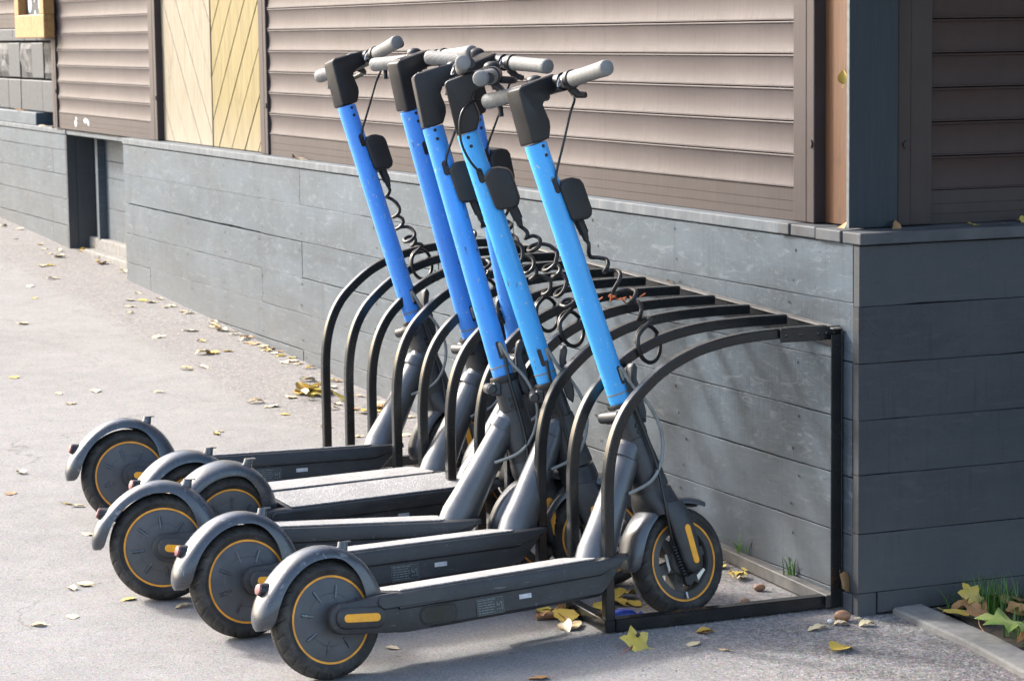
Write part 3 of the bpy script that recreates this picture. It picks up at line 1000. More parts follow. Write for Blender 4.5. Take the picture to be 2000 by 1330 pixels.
def tyre_mesh(name):
    prof = []
    hw = .0325
    for k in range(41):
        t = -1 + 2 * k / 40
        a = t * 2.15
        v = hw * math.sin(max(-PI / 2, min(PI / 2, a))) if abs(a) < PI / 2 else math.copysign(hw - (abs(a) - PI / 2) * .011, a)
        if abs(a) < PI / 2:
            r = WR - .0215 * (1 - math.cos(a)) ** 1.05
        else:
            r = WR - .0215 - (abs(a) - PI / 2) * .020
            v += math.copysign(.0011 if k % 2 else -.0003, a)
        prof.append((r, v))
    n = 288
    verts = []; m = len(prof)
    for k in range(n):
        th = 2 * PI * k / n
        for j, (r, v) in enumerate(prof):
            q = v / hw
            # swept tread grooves: curved blocks
            ph = (th * 24 / (2 * PI) + .55 * abs(q) ** 1.2 * (1 if q > 0 else 1)) % 1.0
            dd = 0.
            if r > WR - .019 and .22 < abs(q) < .93:
                if ph < .13: dd = .0030
            if abs(abs(q) - .12) < .045: dd = max(dd, .0016)
            rr = r - dd
            verts.append((rr * math.cos(th), v, rr * math.sin(th)))
    faces = []
    for k in range(n):
        for j in range(m - 1):
            a = k * m + j; b = ((k + 1) % n) * m + j
            faces.append((a, a + 1, b + 1, b))
    return mesh_from(name, verts, faces, 'tyre_rubber', 50)

def ring_band(r0, r1, v, th, n=64):
    """flat coloured ring on both faces"""
    mb = MB()
    for s_ in (-1, 1):
        mb.lathe_y([(r0, s_ * v), (r0, s_ * (v + th)), (r1, s_ * (v + th)), (r1, s_ * v)], n)
    return mb

def fender_rings(stations, cu, cw, hw, thick=.0035, n=11):
    rings = []
    for ang, ro, ri, wsc in stations:
        a = math.radians(ang)
        ring = []
        for k in range(n):
            t = -PI / 2 + PI * k / (n - 1)
            v = hw * wsc * math.sin(t)
            r = ri + (ro - ri) * max(0., math.cos(t)) ** .62
            ring.append((cu + r * math.cos(a), v, cw + r * math.sin(a)))
        for k in range(n - 1, -1, -1):
            t = -PI / 2 + PI * k / (n - 1)
            v = (hw * wsc - thick) * math.sin(t)
            r = ri + (ro - ri - thick) * max(0., math.cos(t)) ** .62
            ring.append((cu + r * math.cos(a), v, cw + r * math.sin(a)))
        rings.append(ring)
    return rings
def densify(st, n=4):
    out = []
    P = [Vector((s_[0], s_[1], s_[2])) for s_ in st]
    Q = spline([(s_[0], s_[1], s_[2]) for s_ in st], n); Q2 = spline([(s_[0], s_[3], 0) for s_ in st], n)
    return [(a.x, a.y, a.z, b.y) for a, b in zip(Q, Q2)]

PARTS = []      # (name, mesh, steers, parent part index or None)
def part(name, me, steer=False, parent=None):
    PARTS.append((name, me, steer, parent))
    return len(PARTS) - 1

def scooter_parts():
    # ---------------- rear wheel
    tm = tyre_mesh('tyre')
    rw = part('rear_wheel', tm)
    mb = MB()
    mb.lathe_y([(.0, -.031), (.02, -.031), (.05, -.0305), (.055, -.0298), (.0565, -.0282), (.06, -.0278), (.084, -.0265), (.0945, -.0225), (.0945, .0225), (.084, .0265), (.06, .0278), (.0565, .0282), (.055, .0298), (.05, .0305), (.02, .031), (.0, .031)], 56)
    hc = part('hub_cover', mb.mesh('hub_cover', 'hub_paint', smooth=25), parent=rw)
    part('rim_stripe', ring_band(.0895, .0942, .0235, .0030).mesh('rim_stripe', 'orange', smooth=40), parent=rw)
    mb = MB()
    for k in range(8):
        a = 2 * PI * k / 8 + .3
        for s_ in (-1, 1):
            p0 = (.046 * math.cos(a), s_ * .0300, .046 * math.sin(a)); p1 = (.074 * math.cos(a), s_ * .0270, .074 * math.sin(a))
            mb.tube([p0, p1], .0037, 6)
    part('hub_rib', mb.mesh('hub_rib', 'fender_plastic', smooth=50), parent=rw)
    # ---------------- rear fender
    st = [(13, .144, .084, .95), (25, .1435, .090, 1.), (38, .146, .099, 1.), (55, .151, .113, 1.), (75, .156, .128, 1.), (92, .159, .131, 1.), (110, .158, .132, 1.), (128, .157, .132, 1.), (145, .159, .133, 1.), (158, .166, .134, .98), (170, .170, .136, .88), (177, .1685, .140, .66), (180.5, .165, .148, .38)]
    fe = part('rear_fender', MB().loft(fender_rings(densify(st), 0, WR, .043)).mesh('rear_fender', 'fender_plastic', smooth=50))
    # tail lamp
    c = Vector((-.1395, 0, .2085)); d = Vector((-.88, 0, .28)).normalized()
    mb = MB().tube([c - d * .012, c + d * .010], [.0185, .0130], 14)
    part('tail_lamp_housing', mb.mesh('tail_lamp_housing', 'black_plastic', smooth=40), parent=fe)
    mb = MB().tube([c + d * .0095, c + d * .014, c + d * .0155], [.0125, .0115, .007], 14)
    part('tail_lamp', mb.mesh('tail_lamp', 'red_lens', smooth=40), parent=fe)
    mb = MB().tube([(.058, 0, .264), (.0625, 0, .2845)], [.0125, .0105], 12)
    mb.box(.058, .080, -.006, .006, .2825, .2855)
    part('fold_hook', mb.mesh('fold_hook', 'fender_plastic', smooth=35), parent=fe)
    # ---------------- rear arms with reflectors
    arm = []
    for k in range(11):
        a = math.radians(78 + 192 * k / 10)
        arm.append((.006 + .034 * math.cos(a), .129 + .034 * math.sin(a)))
    arm += [(.10, .085), (.160, .079), (.215, .080), (.215, .1655), (.105, .166), (.06, .1635)]
    for s_ in (-1, 1):
        v0, v1 = sorted((s_ * .050, s_ * .0745))
        ar = part('rear_arm', MB().prism(arm, v0, v1).mesh('rear_arm', 'deck_paint', smooth=40, bevel=.004, segs=2))
        v0, v1 = sorted((s_ * .070, s_ * .0835))
        part('reflector_housing', MB().prism(stadium(.044, .1255, .060, .0225, -.10), v0, v1).mesh('reflector_housing', 'deck_paint', smooth=40, bevel=.005, segs=2), parent=ar)
        v0, v1 = sorted((s_ * .080, s_ * .0848))
        part('side_reflector', MB().prism(stadium(.044, .1258, .044, .0088, -.10), v0, v1).mesh('side_reflector', 'reflector', smooth=40, bevel=.001), parent=ar)
        part('axle_nut', MB().lathe_y([(0., s_ * .0765), (.009, s_ * .0765), (.011, s_ * .072)], 10, .0, WR).mesh('axle_nut', 'deck_paint', smooth=40), parent=ar)
    # ---------------- deck
    def dsec(u, bot, top, sc=1., vs=1.):
        h = [(0, bot), (.062, bot), (.072, bot + .008), (.0735, bot + (top - bot) * .55), (.0785, bot + (top - bot) * .60), (.0800, top - .012), (.0775, top - .004), (.071, top), (0, top + .0004)]
        full = h + [(-v, w) for v, w in h[::-1][1:-1]]
        return [(u, v * vs, w) for v, w in full]
    rings = [dsec(.140, .080, .1655), dsec(.16, .078, .1668), dsec(.30, .078, .167), dsec(.50, .080, .167), dsec(.672, .083, .167), dsec(.680, .088, .1672), dsec(.742, .146, .168, vs=.97), dsec(.752, .155, .168, vs=.93), dsec(.760, .161, .1675, vs=.85)]
    dk = part('deck', MB().loft(rings).mesh('deck', 'deck_paint', smooth=32))
    mat_pts = [(.150, -.069), (.152, -.0715), (.66, -.0715), (.672, -.06), (.672, .06), (.66, .0715), (.152, .0715), (.150, .069)]
    v = [(u, w, .1668) for u, w in mat_pts] + [(u, w, .1702) for u, w in mat_pts]
    n = len(mat_pts)
    mb = MB().add(v, [tuple(range(n)), tuple(range(2 * n - 1, n - 1, -1))] + [(i, (i + 1) % n, n + (i + 1) % n, n + i) for i in range(n)])
    part('footmat', mb.mesh('footmat', 'deck_mat', bevel=.001), parent=dk)
    # long side grip plate at the rear of the deck side, charge port cover, rating label
    for s_ in (-1, 1):
        v0, v1 = sorted((s_ * .0730, s_ * .0800))
        part('side_plate', MB().prism(stadium(.175, .1475, .085, .0145, -.01), v0, v1).mesh('side_plate', 'dark_paint', smooth=40, bevel=.003), parent=dk)
    v0, v1 = -.0755, -.0715
    part('charge_port', MB().prism(stadium(.236, .1065, .050, .0225, -.02), v0, v1).mesh('charge_port', 'black_plastic', smooth=40, bevel=.0015), parent=dk)
    part('port_cover', MB().prism(stadium(.236, .1065, .046, .0185, -.02), -.0775, -.0750).mesh('port_cover', 'smoke_clear', smooth=40, bevel=.001), parent=dk)
    part('rating_label', MB().box(.335, .405, -.0742, -.0732, .086, .122).mesh('rating_label', 'sticker'), parent=dk)
    mb = MB(); rr = random.Random(5)
    for r in range(6):
        x = .339
        while x < .380:
            w = rr.uniform(.004, .012)
            mb.box(x, min(.384, x + w), -.0745, -.0741, .1175 - r * .0055, .1195 - r * .0055); x += w + .002
    for i in range(5):
        for j in range(4):
            if rr.random() < .6: mb.box(.387 + i * .003, .3893 + i * .003, -.0745, -.0741, .094 + j * .0045, .0975 + j * .0045)
    for e in ((.335, .405, .0862, .0869), (.335, .405, .1213, .122), (.335, .3357, .0871, .1211), (.4043, .405, .0871, .1211)):
        mb.box(e[0], e[1], -.0745, -.0741, e[2], e[3])
    part('label_print', mb.mesh('label_print', 'sticker_ink'), parent=dk)
    part('small_sticker', MB().box(.448, .480, -.0743, -.0736, .108, .118).mesh('small_sticker', 'sticker_white'), parent=dk)
    # kickstand on the far side
    mb = MB().tube(spline([(.42, .055, .080), (.44, .070, .074), (.55, .074, .074), (.60, .080, .072)], 5), .0075, 8)
    part('kickstand', mb.mesh('kickstand', 'black_plastic', smooth=50))
    # ---------------- down tube, head tube
    ctr = [(.704, .150, .047, .046), (.717, .175, .045, .044), (.740, .216, .041, .040), (.779, .287, .036, .036), (.815, .352, .032, .033), (.848, .410, .029, .031), (.870, .44, .027, .029)]
    P = [Vector((a, 0, b)) for a, b, _, _ in ctr]; rings = []
    for i, (a, b, ha, hb) in enumerate(ctr):
        t = (P[min(i + 1, len(P) - 1)] - P[max(0, i - 1)]).normalized(); nn = Vector((t.z, 0, -t.x))
        if i == 0: nn = Vector((1, 0, 0)); 
        rings.append([tuple(P[i] + nn * ha * math.cos(2 * PI * k / 24) + Vector((0, hb * math.sin(2 * PI * k / 24), 0))) for k in range(24)])
    dt = part('down_tube', MB().loft(rings).mesh('down_tube', 'silver_paint', smooth=50))
    mb = MB().tube([(.824, 0, .378), (.838, 0, .400)], [.0345, .0325], 22)
    part('weld_collar', mb.mesh('weld_collar', 'silver_paint', smooth=50), parent=dt)
    mb = axis_loft(MB(), [(.303, .0425, .042), (.31, .0425, .042), (.37, .037, .038), (.405, .033, .035), (.425, .0325, .034)], 24, 2.6)
    part('head_tube', mb.mesh('head_tube', 'dark_paint', smooth=40))
    # ---------------- folding hinge and collar (turn with the stem)
    hg = part('folding_hinge', axis_loft(MB(), [(.4265, .0315, .033), (.432, .0320, .0335), (.47, .030, .0315), (.494, .028, .030)], 24, 3.2).mesh('folding_hinge', 'dark_paint', smooth=40), True)
    part('stem_collar', axis_loft(MB(), [(.4945, .033, .033), (.497, .0345, .0345), (.508, .0345, .0345), (.511, .033, .033)], 28).mesh('stem_collar', 'black_plastic', smooth=40), True)
    for s_ in (-1,):
        mb = MB().tube([(.800, -.034, .478), (.800, .034, .478)], .0135, 14)
        mb.tube([(.800, -.038, .478), (.800, -.034, .478)], [.009, .0125], 12)
        part('hinge_bolt', mb.mesh('hinge_bolt', 'dark_paint', smooth=40), True, hg)
    mb = MB().box(.803, .825, -.0315, .0315, .462, .494)
    part('hinge_lug', mb.mesh('hinge_lug', 'dark_paint', bevel=.004), True, hg)
    for (u, w) in ((.846, .452), (.850, .437)):
        mb = MB().lathe_y([(0., -.0355), (.0045, -.0355), (.0055, -.031)], 10, u, w)
        part('hinge_screw', mb.mesh('hinge_screw', 'black_plastic', smooth=40), True, hg)
    lev = [(.877, .470), (.868, .500), (.864, .560), (.868, .590), (.878, .598), (.886, .585), (.880, .560), (.889, .530), (.897, .480), (.893, .455)]
    part('folding_lever', MB().prism(lev, -.013, .013).mesh('folding_lever', 'dark_paint', smooth=40, bevel=.003), True)
    # ---------------- stem
    part('stem', axis_loft(MB(), [(.5105, .0255, .0255), (.514, .0262, .0262), (1.114, .0262, .0262), (1.1165, .0258, .0258)], 32).mesh('stem', None, smooth=40), True)
    fwd = Vector((AX.z, 0, -AX.x))
    for w in (1.108, 1.087):
        c = on_axis(w)
        mb = MB().lathe_y([(0., -.0268), (.0042, -.0268), (.0048, -.0245)], 10, c.x, c.z)
        part('stem_screw', mb.mesh('stem_screw', 'black_plastic', smooth=40), True)
    c = on_axis(1.016)
    part('cable_port', MB().prism(stadium(c.x, c.z, .0185, .0075, math.radians(105)), -.0278, -.020).mesh('cable_port', 'black_plastic', smooth=40, bevel=.001), True)
    c = on_axis(.572)
    part('lower_cable_port', MB().prism(stadium(c.x + .004, c.z, .022, .005, math.radians(105)), -.0272, -.020).mesh('lower_cable_port', 'black_plastic', smooth=40), True)
    # ---------------- head
    poly = [(.6505, 1.1140), (.6755, 1.1185), (.6985, 1.125), (.703, 1.138), (.7065, 1.151), (.7060, 1.165), (.698, 1.186), (.6925, 1.202), (.698, 1.2125), (.718, 1.2245), (.742, 1.2345), (.757, 1.246), (.760, 1.261), (.752, 1.2705), (.738, 1.2720), (.69, 1.2610), (.635, 1.2445), (.629, 1.2385), (.6290, 1.2310)]
    hd = part('stem_head', MB().prism(poly, -.0265, .0265).mesh('stem_head', 'black_plastic', smooth=40, bevel=.0045, segs=3, angle=60), True)
    part('display', MB().add([(.640, -.021, 1.2482), (.640, .021, 1.2482), (.735, .021, 1.2732), (.735, -.021, 1.2732), (.640, -.021, 1.244), (.640, .021, 1.244), (.735, .021, 1.269), (.735, -.021, 1.269)],
         [(0, 1, 2, 3), (4, 7, 6, 5), (0, 4, 5, 1), (1, 5, 6, 2), (2, 6, 7, 3), (3, 7, 4, 0)]).mesh('display', 'smoke_clear', bevel=.001), True, hd)
    # ---------------- handlebar
    bu, bw = .742, 1.2505
    def bar(v0, v1, r0, r1=None, n=18):
        return MB().tube([(bu, v0, bw), (bu, v1, bw)], [r0, r1 or r0], n)
    hb = part('handlebar', bar(-.215, .215, .0125).mesh('handlebar', 'black_plastic', smooth=40), True)
    part('bar_clamp', bar(-.047, .047, .0215).mesh('bar_clamp', 'black_plastic', smooth=40), True, hb)
    for s_ in (-1, 1):
        mb = MB(); rings = []
        prof = [(.0815, .0165), (.084, .0185), (.10, .0182), (.15, .0176), (.20, .0180), (.226, .0188), (.233, .0180), (.236, .0150)]
        prof = [(s_ * a, b) for a, b in prof]
        mb.tube([(bu - .02 * max(0, (abs(a) - .08) / .156), a, bw) for a, b in prof], [b for a, b in prof], 22)
        part('grip', mb.mesh('grip', 'grip_rubber', smooth=50), True, hb)
        part('steel_collar', bar(s_ * .0475, s_ * .0655, .0165).mesh('steel_collar', 'steel', smooth=40), True, hb)
        part('lever_clamp', bar(s_ * .0657, s_ * .0812, .0222).mesh('lever_clamp', 'black_plastic', smooth=40, bevel=.0015), True, hb)
    # brake lever in front of the left grip, thumb throttle on the right, bell
    mb = MB().tube(spline([(bu + .016, .060, bw - .012), (bu + .045, .085, bw - .016), (bu + .050, .13, bw - .018), (bu + .044, .19, bw - .020)], 5), [.009] * 6 + [.007] * 10, 8)
    part('brake_lever', mb.mesh('brake_lever', 'black_plastic', smooth=50), True, hb)
    mb = MB().tube([(bu + .005, -.062, bw - .018), (bu + .022, -.066, bw - .034), (bu + .028, -.085, bw - .038)], [.010, .009, .007], 10)
    part('throttle', mb.mesh('throttle', 'black_plastic', smooth=50), True, hb)
    mb = MB().tube(spline([(bu + .006, -.050, bw + .018), (bu - .016, -.052, bw + .006), (bu - .024, -.053, bw - .012), (bu - .012, -.054, bw - .004), (bu + .008, -.053, bw + .013)], 5), .0022, 6)
    part('cable_clip', mb.mesh('cable_clip', 'steel', smooth=50), True, hb)
    mb = MB(); rings = []
    for k in range(7):
        t = k / 6 * PI / 2
        rings.append([(bu - .002 + .020 * math.cos(t) * math.cos(2 * PI * j / 18), .060 + .020 * math.cos(t) * math.sin(2 * PI * j / 18), bw + .020 + .013 * math.sin(t)) for j in range(18)])
    rings.insert(0, [(x, y, bw + .010) for x, y, z in rings[0]])
    mb.loft(rings[:-1])
    part('bell', mb.mesh('bell', 'black_plastic', smooth=50), True, hb)
    mb = MB().tube(spline([(bu - .002, .205, bw - .017), (bu - .004, .205, bw - .040)], 2), [.006, .006, .007], 8)
    part('bar_hook', mb.mesh('bar_hook', 'black_plastic', smooth=50), True, hb)
    # ---------------- locking module in front of the stem
    A = [(.7085, 1.012), (.7245, 1.0305), (.744, 1.033), (.766, 1.0285), (.775, 1.018), (.7915, .957), (.789, .942), (.777, .935), (.744, .9315), (.733, .936)]
    bx = part('lock_box', MB().prism(A, -.036, .036).mesh('lock_box', 'box_plastic', smooth=40, bevel=.007, segs=3, angle=25), True)
    part('box_seam', MB().prism([(u * .985 + .0113, w * .985 + .0147) for u, w in A], -.0035, .0035).mesh('box_seam', 'black_plastic'), True, bx)
    mb = MB().tube([(.772, 0, .938), (.785, 0, .905)], [.0125, .0115], 8)
    mb.tube([(.785, 0, .905), (.789, 0, .888)], [.009, .0065], 8)
    part('cable_plug', mb.mesh('cable_plug', 'box_plastic', smooth=35), True, bx)
    # ---------------- cables
    part('lower_cable', MB().tube(spline([(.829, -.024, .560), (.822, -.030, .590), (.850, -.034, .540), (.880, -.036, .505), (.902, -.040, .460), (.908, -.044, .415), (.893, -.048, .362), (.858, -.050, .322), (.800, -.038, .300)], 5), .0042, 7).mesh('lower_cable', 'cable_grey', smooth=60))
    part('brake_hose', MB().tube(spline([(.834, -.028, .565), (.845, -.036, .495), (.866, -.042, .415), (.880, -.050, .343), (.880, -.062, .260), (.888, -.058, .200), (.902, -.05, .165)], 5), .0037, 7).mesh('brake_hose', 'cable_black', smooth=60), True)
    part('tie_strap', axis_loft(MB(), [(.531, .0272, .0272), (.5345, .0272, .0272)], 24).mesh('tie_strap', 'cable_grey', smooth=40), True)
    # ---------------- fork
    rings = []
    fwd = Vector((1, 0, 0))
    for (w, cu, a, b) in ((.3025, .8905, .043, .042), (.290, .893, .046, .046), (.268, .899, .047, .056), (.245, .907, .043, .064)):
        rings.append([(cu + a * math.copysign(abs(math.cos(2 * PI * k / 24)) ** .75, math.cos(2 * PI * k / 24)), b * math.copysign(abs(math.sin(2 * PI * k / 24)) ** .75, math.sin(2 * PI * k / 24)), w - .1 * (a * math.cos(2 * PI * k / 24)) * -1) for k in range(24)])
    fk = part('fork', MB().loft(rings).mesh('fork', 'dark_paint', smooth=50), True)
    for s_ in (-1, 1):
        rings = []
        for (w, cu, a, v, b) in ((.268, .906, .030, .050, .012), (.245, .913, .034, .056, .013), (.215, .922, .033, .059, .0125), (.17, .933, .030, .060, .0115), (.135, .941, .028, .060, .011), (.115, .944, .024, .060, .010), (.103, .945, .016, .060, .008), (.098, .945, .006, .060, .004)):
            rings.append([(cu + a * math.cos(2 * PI * k / 16), s_ * v + b * math.copysign(abs(math.sin(2 * PI * k / 16)) ** .7, math.sin(2 * PI * k / 16)), w) for k in range(16)])
        lg = part('fork_leg', MB().loft(rings).mesh('fork_leg', 'dark_paint', smooth=50), True)
        v0, v1 = sorted((s_ * .0695, s_ * .0735))
        part('fork_reflector', MB().prism(stadium(.9365, .167, .047, .0078, math.radians(101)), v0, v1).mesh('fork_reflector', 'reflector', smooth=40, bevel=.001), True, lg)
    # ---------------- front fender
    st = [(183, .150, .138, .45), (180, .155, .133, .7), (172, .1565, .131, .9), (160, .154, .130, 1.), (145, .152, .130, 1.), (128, .151, .131, 1.), (110, .151, .132, 1.), (90, .151, .133, 1.), (72, .153, .134, .98), (62, .155, .137, .9), (56, .157, .141, .75), (52.5, .157, .148, .4)]
    part('front_fender', MB().loft(fender_rings(densify(st), WB, WR, .041)).mesh('front_fender', 'silver_paint', smooth=50), True)
    # ---------------- front wheel
    fm = tm.copy()
    fm.transform(Matrix.Translation((WB, 0, WR)))
    fw = part('front_wheel', fm, True)
    mb = MB()
    mb.lathe_y([(.071, -.022), (.0735, -.0265), (.086, -.0255), (.0945, -.0225), (.0945, .0225), (.086, .0255), (.0735, .0265), (.071, .022), (.071, -.022)], 56, WB, WR)
    for k in range(6):
        a = 2 * PI * k / 6 + .25
        ca, sa = math.cos(a), math.sin(a)
        for v0, v1 in ((-.020, -.012),):
            q = []
            for (r, h) in ((.028, .016), (.074, .010), (.074, -.010), (.028, -.016)):
                q.append((WB + r * ca - h * sa, WR + r * sa + h * ca))
            mb.prism(q, -.018, .018)
    part('rim', mb.mesh('rim', 'rim_paint', smooth=30), True, fw)
    mb = MB().lathe_y([(0., -.034), (.022, -.034), (.034, -.030), (.036, -.024), (.036, .024), (.034, .030), (.022, .034), (0., .034)], 30, WB, WR)
    part('brake_drum', mb.mesh('brake_drum', 'rim_paint', smooth=30), True, fw)
    mb = ring_band(.0895, .0942, .0235, .0030)
    me = mb.mesh('rim_stripe', 'orange', smooth=40); me.transform(Matrix.Translation((WB, 0, WR)))
    part('rim_stripe', me, True, fw)
    mb = MB().tube([(.936, -.030, .055), (.9355, -.034, .040)], .0035, 8)
    part('valve', mb.mesh('valve', 'steel', smooth=40), True, fw)
    # brake arm with ribbed boot
    pth = [Vector((.902, -.046, .172)), Vector((.930, -.044, .092))]
    rad = []; pp = []
    for k in range(23):
        t = k / 22
        pp.append(pth[0].lerp(pth[1], t)); rad.append(.0065 if k % 2 else .0098)
    part('brake_boot', MB().tube(pp, rad, 12).mesh('brake_boot', 'black_plastic', smooth=30), True)
    mb = MB().prism([(.892, .178), (.910, .188), (.916, .170), (.898, .160)], -.052, -.040)
    mb.prism([(.921, .090), (.945, .100), (.953, .084), (.935, .068), (.922, .074)], -.052, -.038)
    part('brake_arm', mb.mesh('brake_arm', 'black_plastic', smooth=30, bevel=.002), True)
    mb = MB().prism([(.958, .092), (.982, .106), (.986, .100), (.962, .078)], -.048, -.044)
    mb.prism([(.886, .148), (.893, .150), (.899, .112), (.893, .106)], -.030, -.026)
    part('brake_bracket', mb.mesh('brake_bracket', 'alloy', bevel=.001), True)
scooter_parts()
for (nm, me, st, pa) in PARTS:
    if nm in ('rear_wheel',):
        me.transform(Matrix.Translation((0, 0, WR)))
    if pa is not None and PARTS[pa][0] == 'rear_wheel':
        me.transform(Matrix.Translation((0, 0, WR)))

def scooter_frame(x, y, yaw, lean):
    n0 = Vector((0, -SLOPE, 1)).normalized()
    U = Vector((math.cos(yaw), math.sin(yaw), SLOPE * math.sin(yaw))).normalized()
    V = n0.cross(U)
    W = n0 * math.cos(lean) + V * math.sin(lean)
    V2 = V * math.cos(lean) - n0 * math.sin(lean)
    M = Matrix(((U.x, V2.x, W.x, x), (U.y, V2.y, W.y, y), (U.z, V2.z, W.z, SLOPE * y), (0, 0, 0, 1)))
    return M
def steer_matrix(a):
    return Matrix.Translation(SB) @ Matrix.Rotation(a, 4, AX) @ Matrix.Translation(-SB)

SC = [  # x, y, yaw, lean, steer, stem colour, label
    (-1.3017, 1.6100, -.06284, .19631, .22328, 'blue_deep', 'farthest electric scooter, deep blue stem leaning leftmost, at the far end of the rack'),
    (-1.2734, 1.1255, .11743, .08002, .10401, 'blue_deep', 'second farthest electric scooter, deep blue stem, only a sliver of its deck showing'),
    (-1.2295, .9870, .13539, -.06005, .17958, 'blue_deep', 'electric scooter mostly hidden, its blue stem behind two lighter stems, pale footmat in full view'),
    (-1.4390, .7857, -.22264, .14726, -.03457, 'blue_mid', 'electric scooter with its rear wheel farthest out on the pavement, third nearest in the row'),
    (-1.3565, .3874, .10640, .18560, -.55839, 'blue_sky', 'second nearest electric scooter, sky blue stem, handlebar turned towards the viewer'),
    (-1.2930, -.0004, .18753, .20121, .03941, 'blue_sky', 'nearest electric scooter in front, sky blue stem, complete side and both wheels visible'),
]
SCOOTERS = []
for i, (x, y, yaw, lean, steer, colr, label) in enumerate(SC):
    root = bpy.data.objects.new('electric_scooter', None)
    root.empty_display_size = .05
    COL.objects.link(root)
    root.matrix_world = scooter_frame(x, y, yaw, lean)
    tag(root, label, 'scooter', 'electric scooters parked in the rack')
    S = steer_matrix(steer)
    obs = []
    for (nm, me, st, pa) in PARTS:
        o = bpy.data.objects.new(nm, me)
        COL.objects.link(o)
        o.parent = root if pa is None else obs[pa]
        if st and (pa is None or not PARTS[pa][2]):
            o.matrix_local = S
        if nm == 'rear_wheel':
            o.matrix_local = Matrix.Translation((0, 0, WR)) @ Matrix.Rotation(i * 1.37, 4, 'Y') @ Matrix.Translation((0, 0, -WR))
        if nm == 'stem':
            if not me.materials:
                me.materials.append(MAT['blue_sky'])
            o.material_slots[0].link = 'OBJECT'
            o.material_slots[0].material = MAT[colr]
        if nm in ('hub_rib', 'label_print'):
            o['kind'] = 'stuff'
        obs.append(o)
    SCOOTERS.append((root, scooter_frame(x, y, yaw, lean), S))

def world_part(name, me, idx):
    root, M, S = SCOOTERS[idx]
    o = obj(name, me, root)
    o.matrix_parent_inverse = M.inverted()
    return o
# hand brake cables from the bar to the port in the stem
for i in range(6):
    root, M, S = SCOOTERS[i]
    if i == 4:
        loc = [(.738, -.012, 1.190), (.712, -.040, 1.188), (.677, -.046, 1.188), (.648, -.046, 1.172), (.633, -.044, 1.139), (.635, -.040, 1.09), (.657, -.034, 1.047), (.688, -.027, 1.016)]
        me = MB().tube(spline(loc, 6), .0031, 7).mesh('brake_cable', 'cable_black', smooth=60)
        obj('brake_cable', me, root)
    else:
        loc = [(.780, -.020, 1.226), (.772, -.040, 1.21), (.752, -.042, 1.175), (.728, -.036, 1.11), (.706, -.029, 1.05), (.700, -.026, 1.020)]
        me = MB().tube(spline(loc, 5), .0030, 7).mesh('brake_cable', 'cable_black', smooth=60)
        o = obj('brake_cable', me, root); o.matrix_local = S

# coiled lock cables from the box to a rack hoop, ending in a ring round the hoop
def coil(idx, hoop_i, hx, turns, rad, sag, seed, extra=None):
    root, M, S = SCOOTERS[idx]
    rr = random.Random(seed)
    a = M @ (S @ Vector((.789, 0, .888)))
    y = HY[hoop_i]
    b = Vector((hx, y, gz(y) + hoop_z(hx) + .006))
    mid = a.lerp(b, .5) + Vector(sag)
    pts = []
    n = int(turns * 9)
    tdir = (b - a).normalized()
    n1 = tdir.cross(Vector((0, 1, .2))).normalized(); n2 = tdir.cross(n1)
    ph = rr.uniform(0, 6)
    for k in range(n + 1):
        t = k / n
        c = a.lerp(mid, t).lerp(mid.lerp(b + Vector((0, 0, .052)), t), t)
        env = min(1, t * 7) * min(1, (1 - t) * 9)
        # stretched coil: loops bunch and open at random
        r = rad * env * (.75 + .4 * math.sin(t * 13 + ph) * rr.uniform(.6, 1.))
        w = 2 * PI * turns * (t + .035 * math.sin(t * 17 + ph))
        pts.append(c + n1 * r * math.cos(w) + n2 * r * 1.1 * math.sin(w))
    # ring round the hoop
    R = .043
    # hoop tangent in the xz plane
    dx = .01
    tg = Vector((dx, 0, hoop_z(hx + dx) - hoop_z(hx))).normalized()
    e1 = Vector((-tg.z, 0, tg.x)); e2 = Vector((0, 1, 0)) * .45 + tg * .89
    cc = Vector((hx, y, gz(y) + hoop_z(hx) + .006))
    for k in range(1, 15):
        w = PI / 2 + 2 * PI * 1.18 * k / 14
        pts.append(cc + e1 * R * math.sin(w) + e2 * R * math.cos(w) + Vector((0, 1, 0)) * (.010 * k / 14))
    me = MB().tube(spline(pts, 3), .0051, 8).mesh('coiled_cable', 'cable_black', smooth=60)
    world_part('coiled_cable', me, idx)
coil(5, 1, -.39, 5.2, .024, (.02, 0, .0), 3)
coil(4, 3, -.42, 6.2, .028, (.04, 0, .01), 5)
coil(3, 4, -.40, 7.0, .028, (.02, 0, .03), 8)
coil(2, 5, -.42, 5.5, .026, (.0, 0, -.02), 11)
coil(0, 9, -.36, 5.2, .024, (-.02, 0, -.04), 14)
coil(1, 6, -.40, 5.2, .026, (.0, 0, -.02), 17)

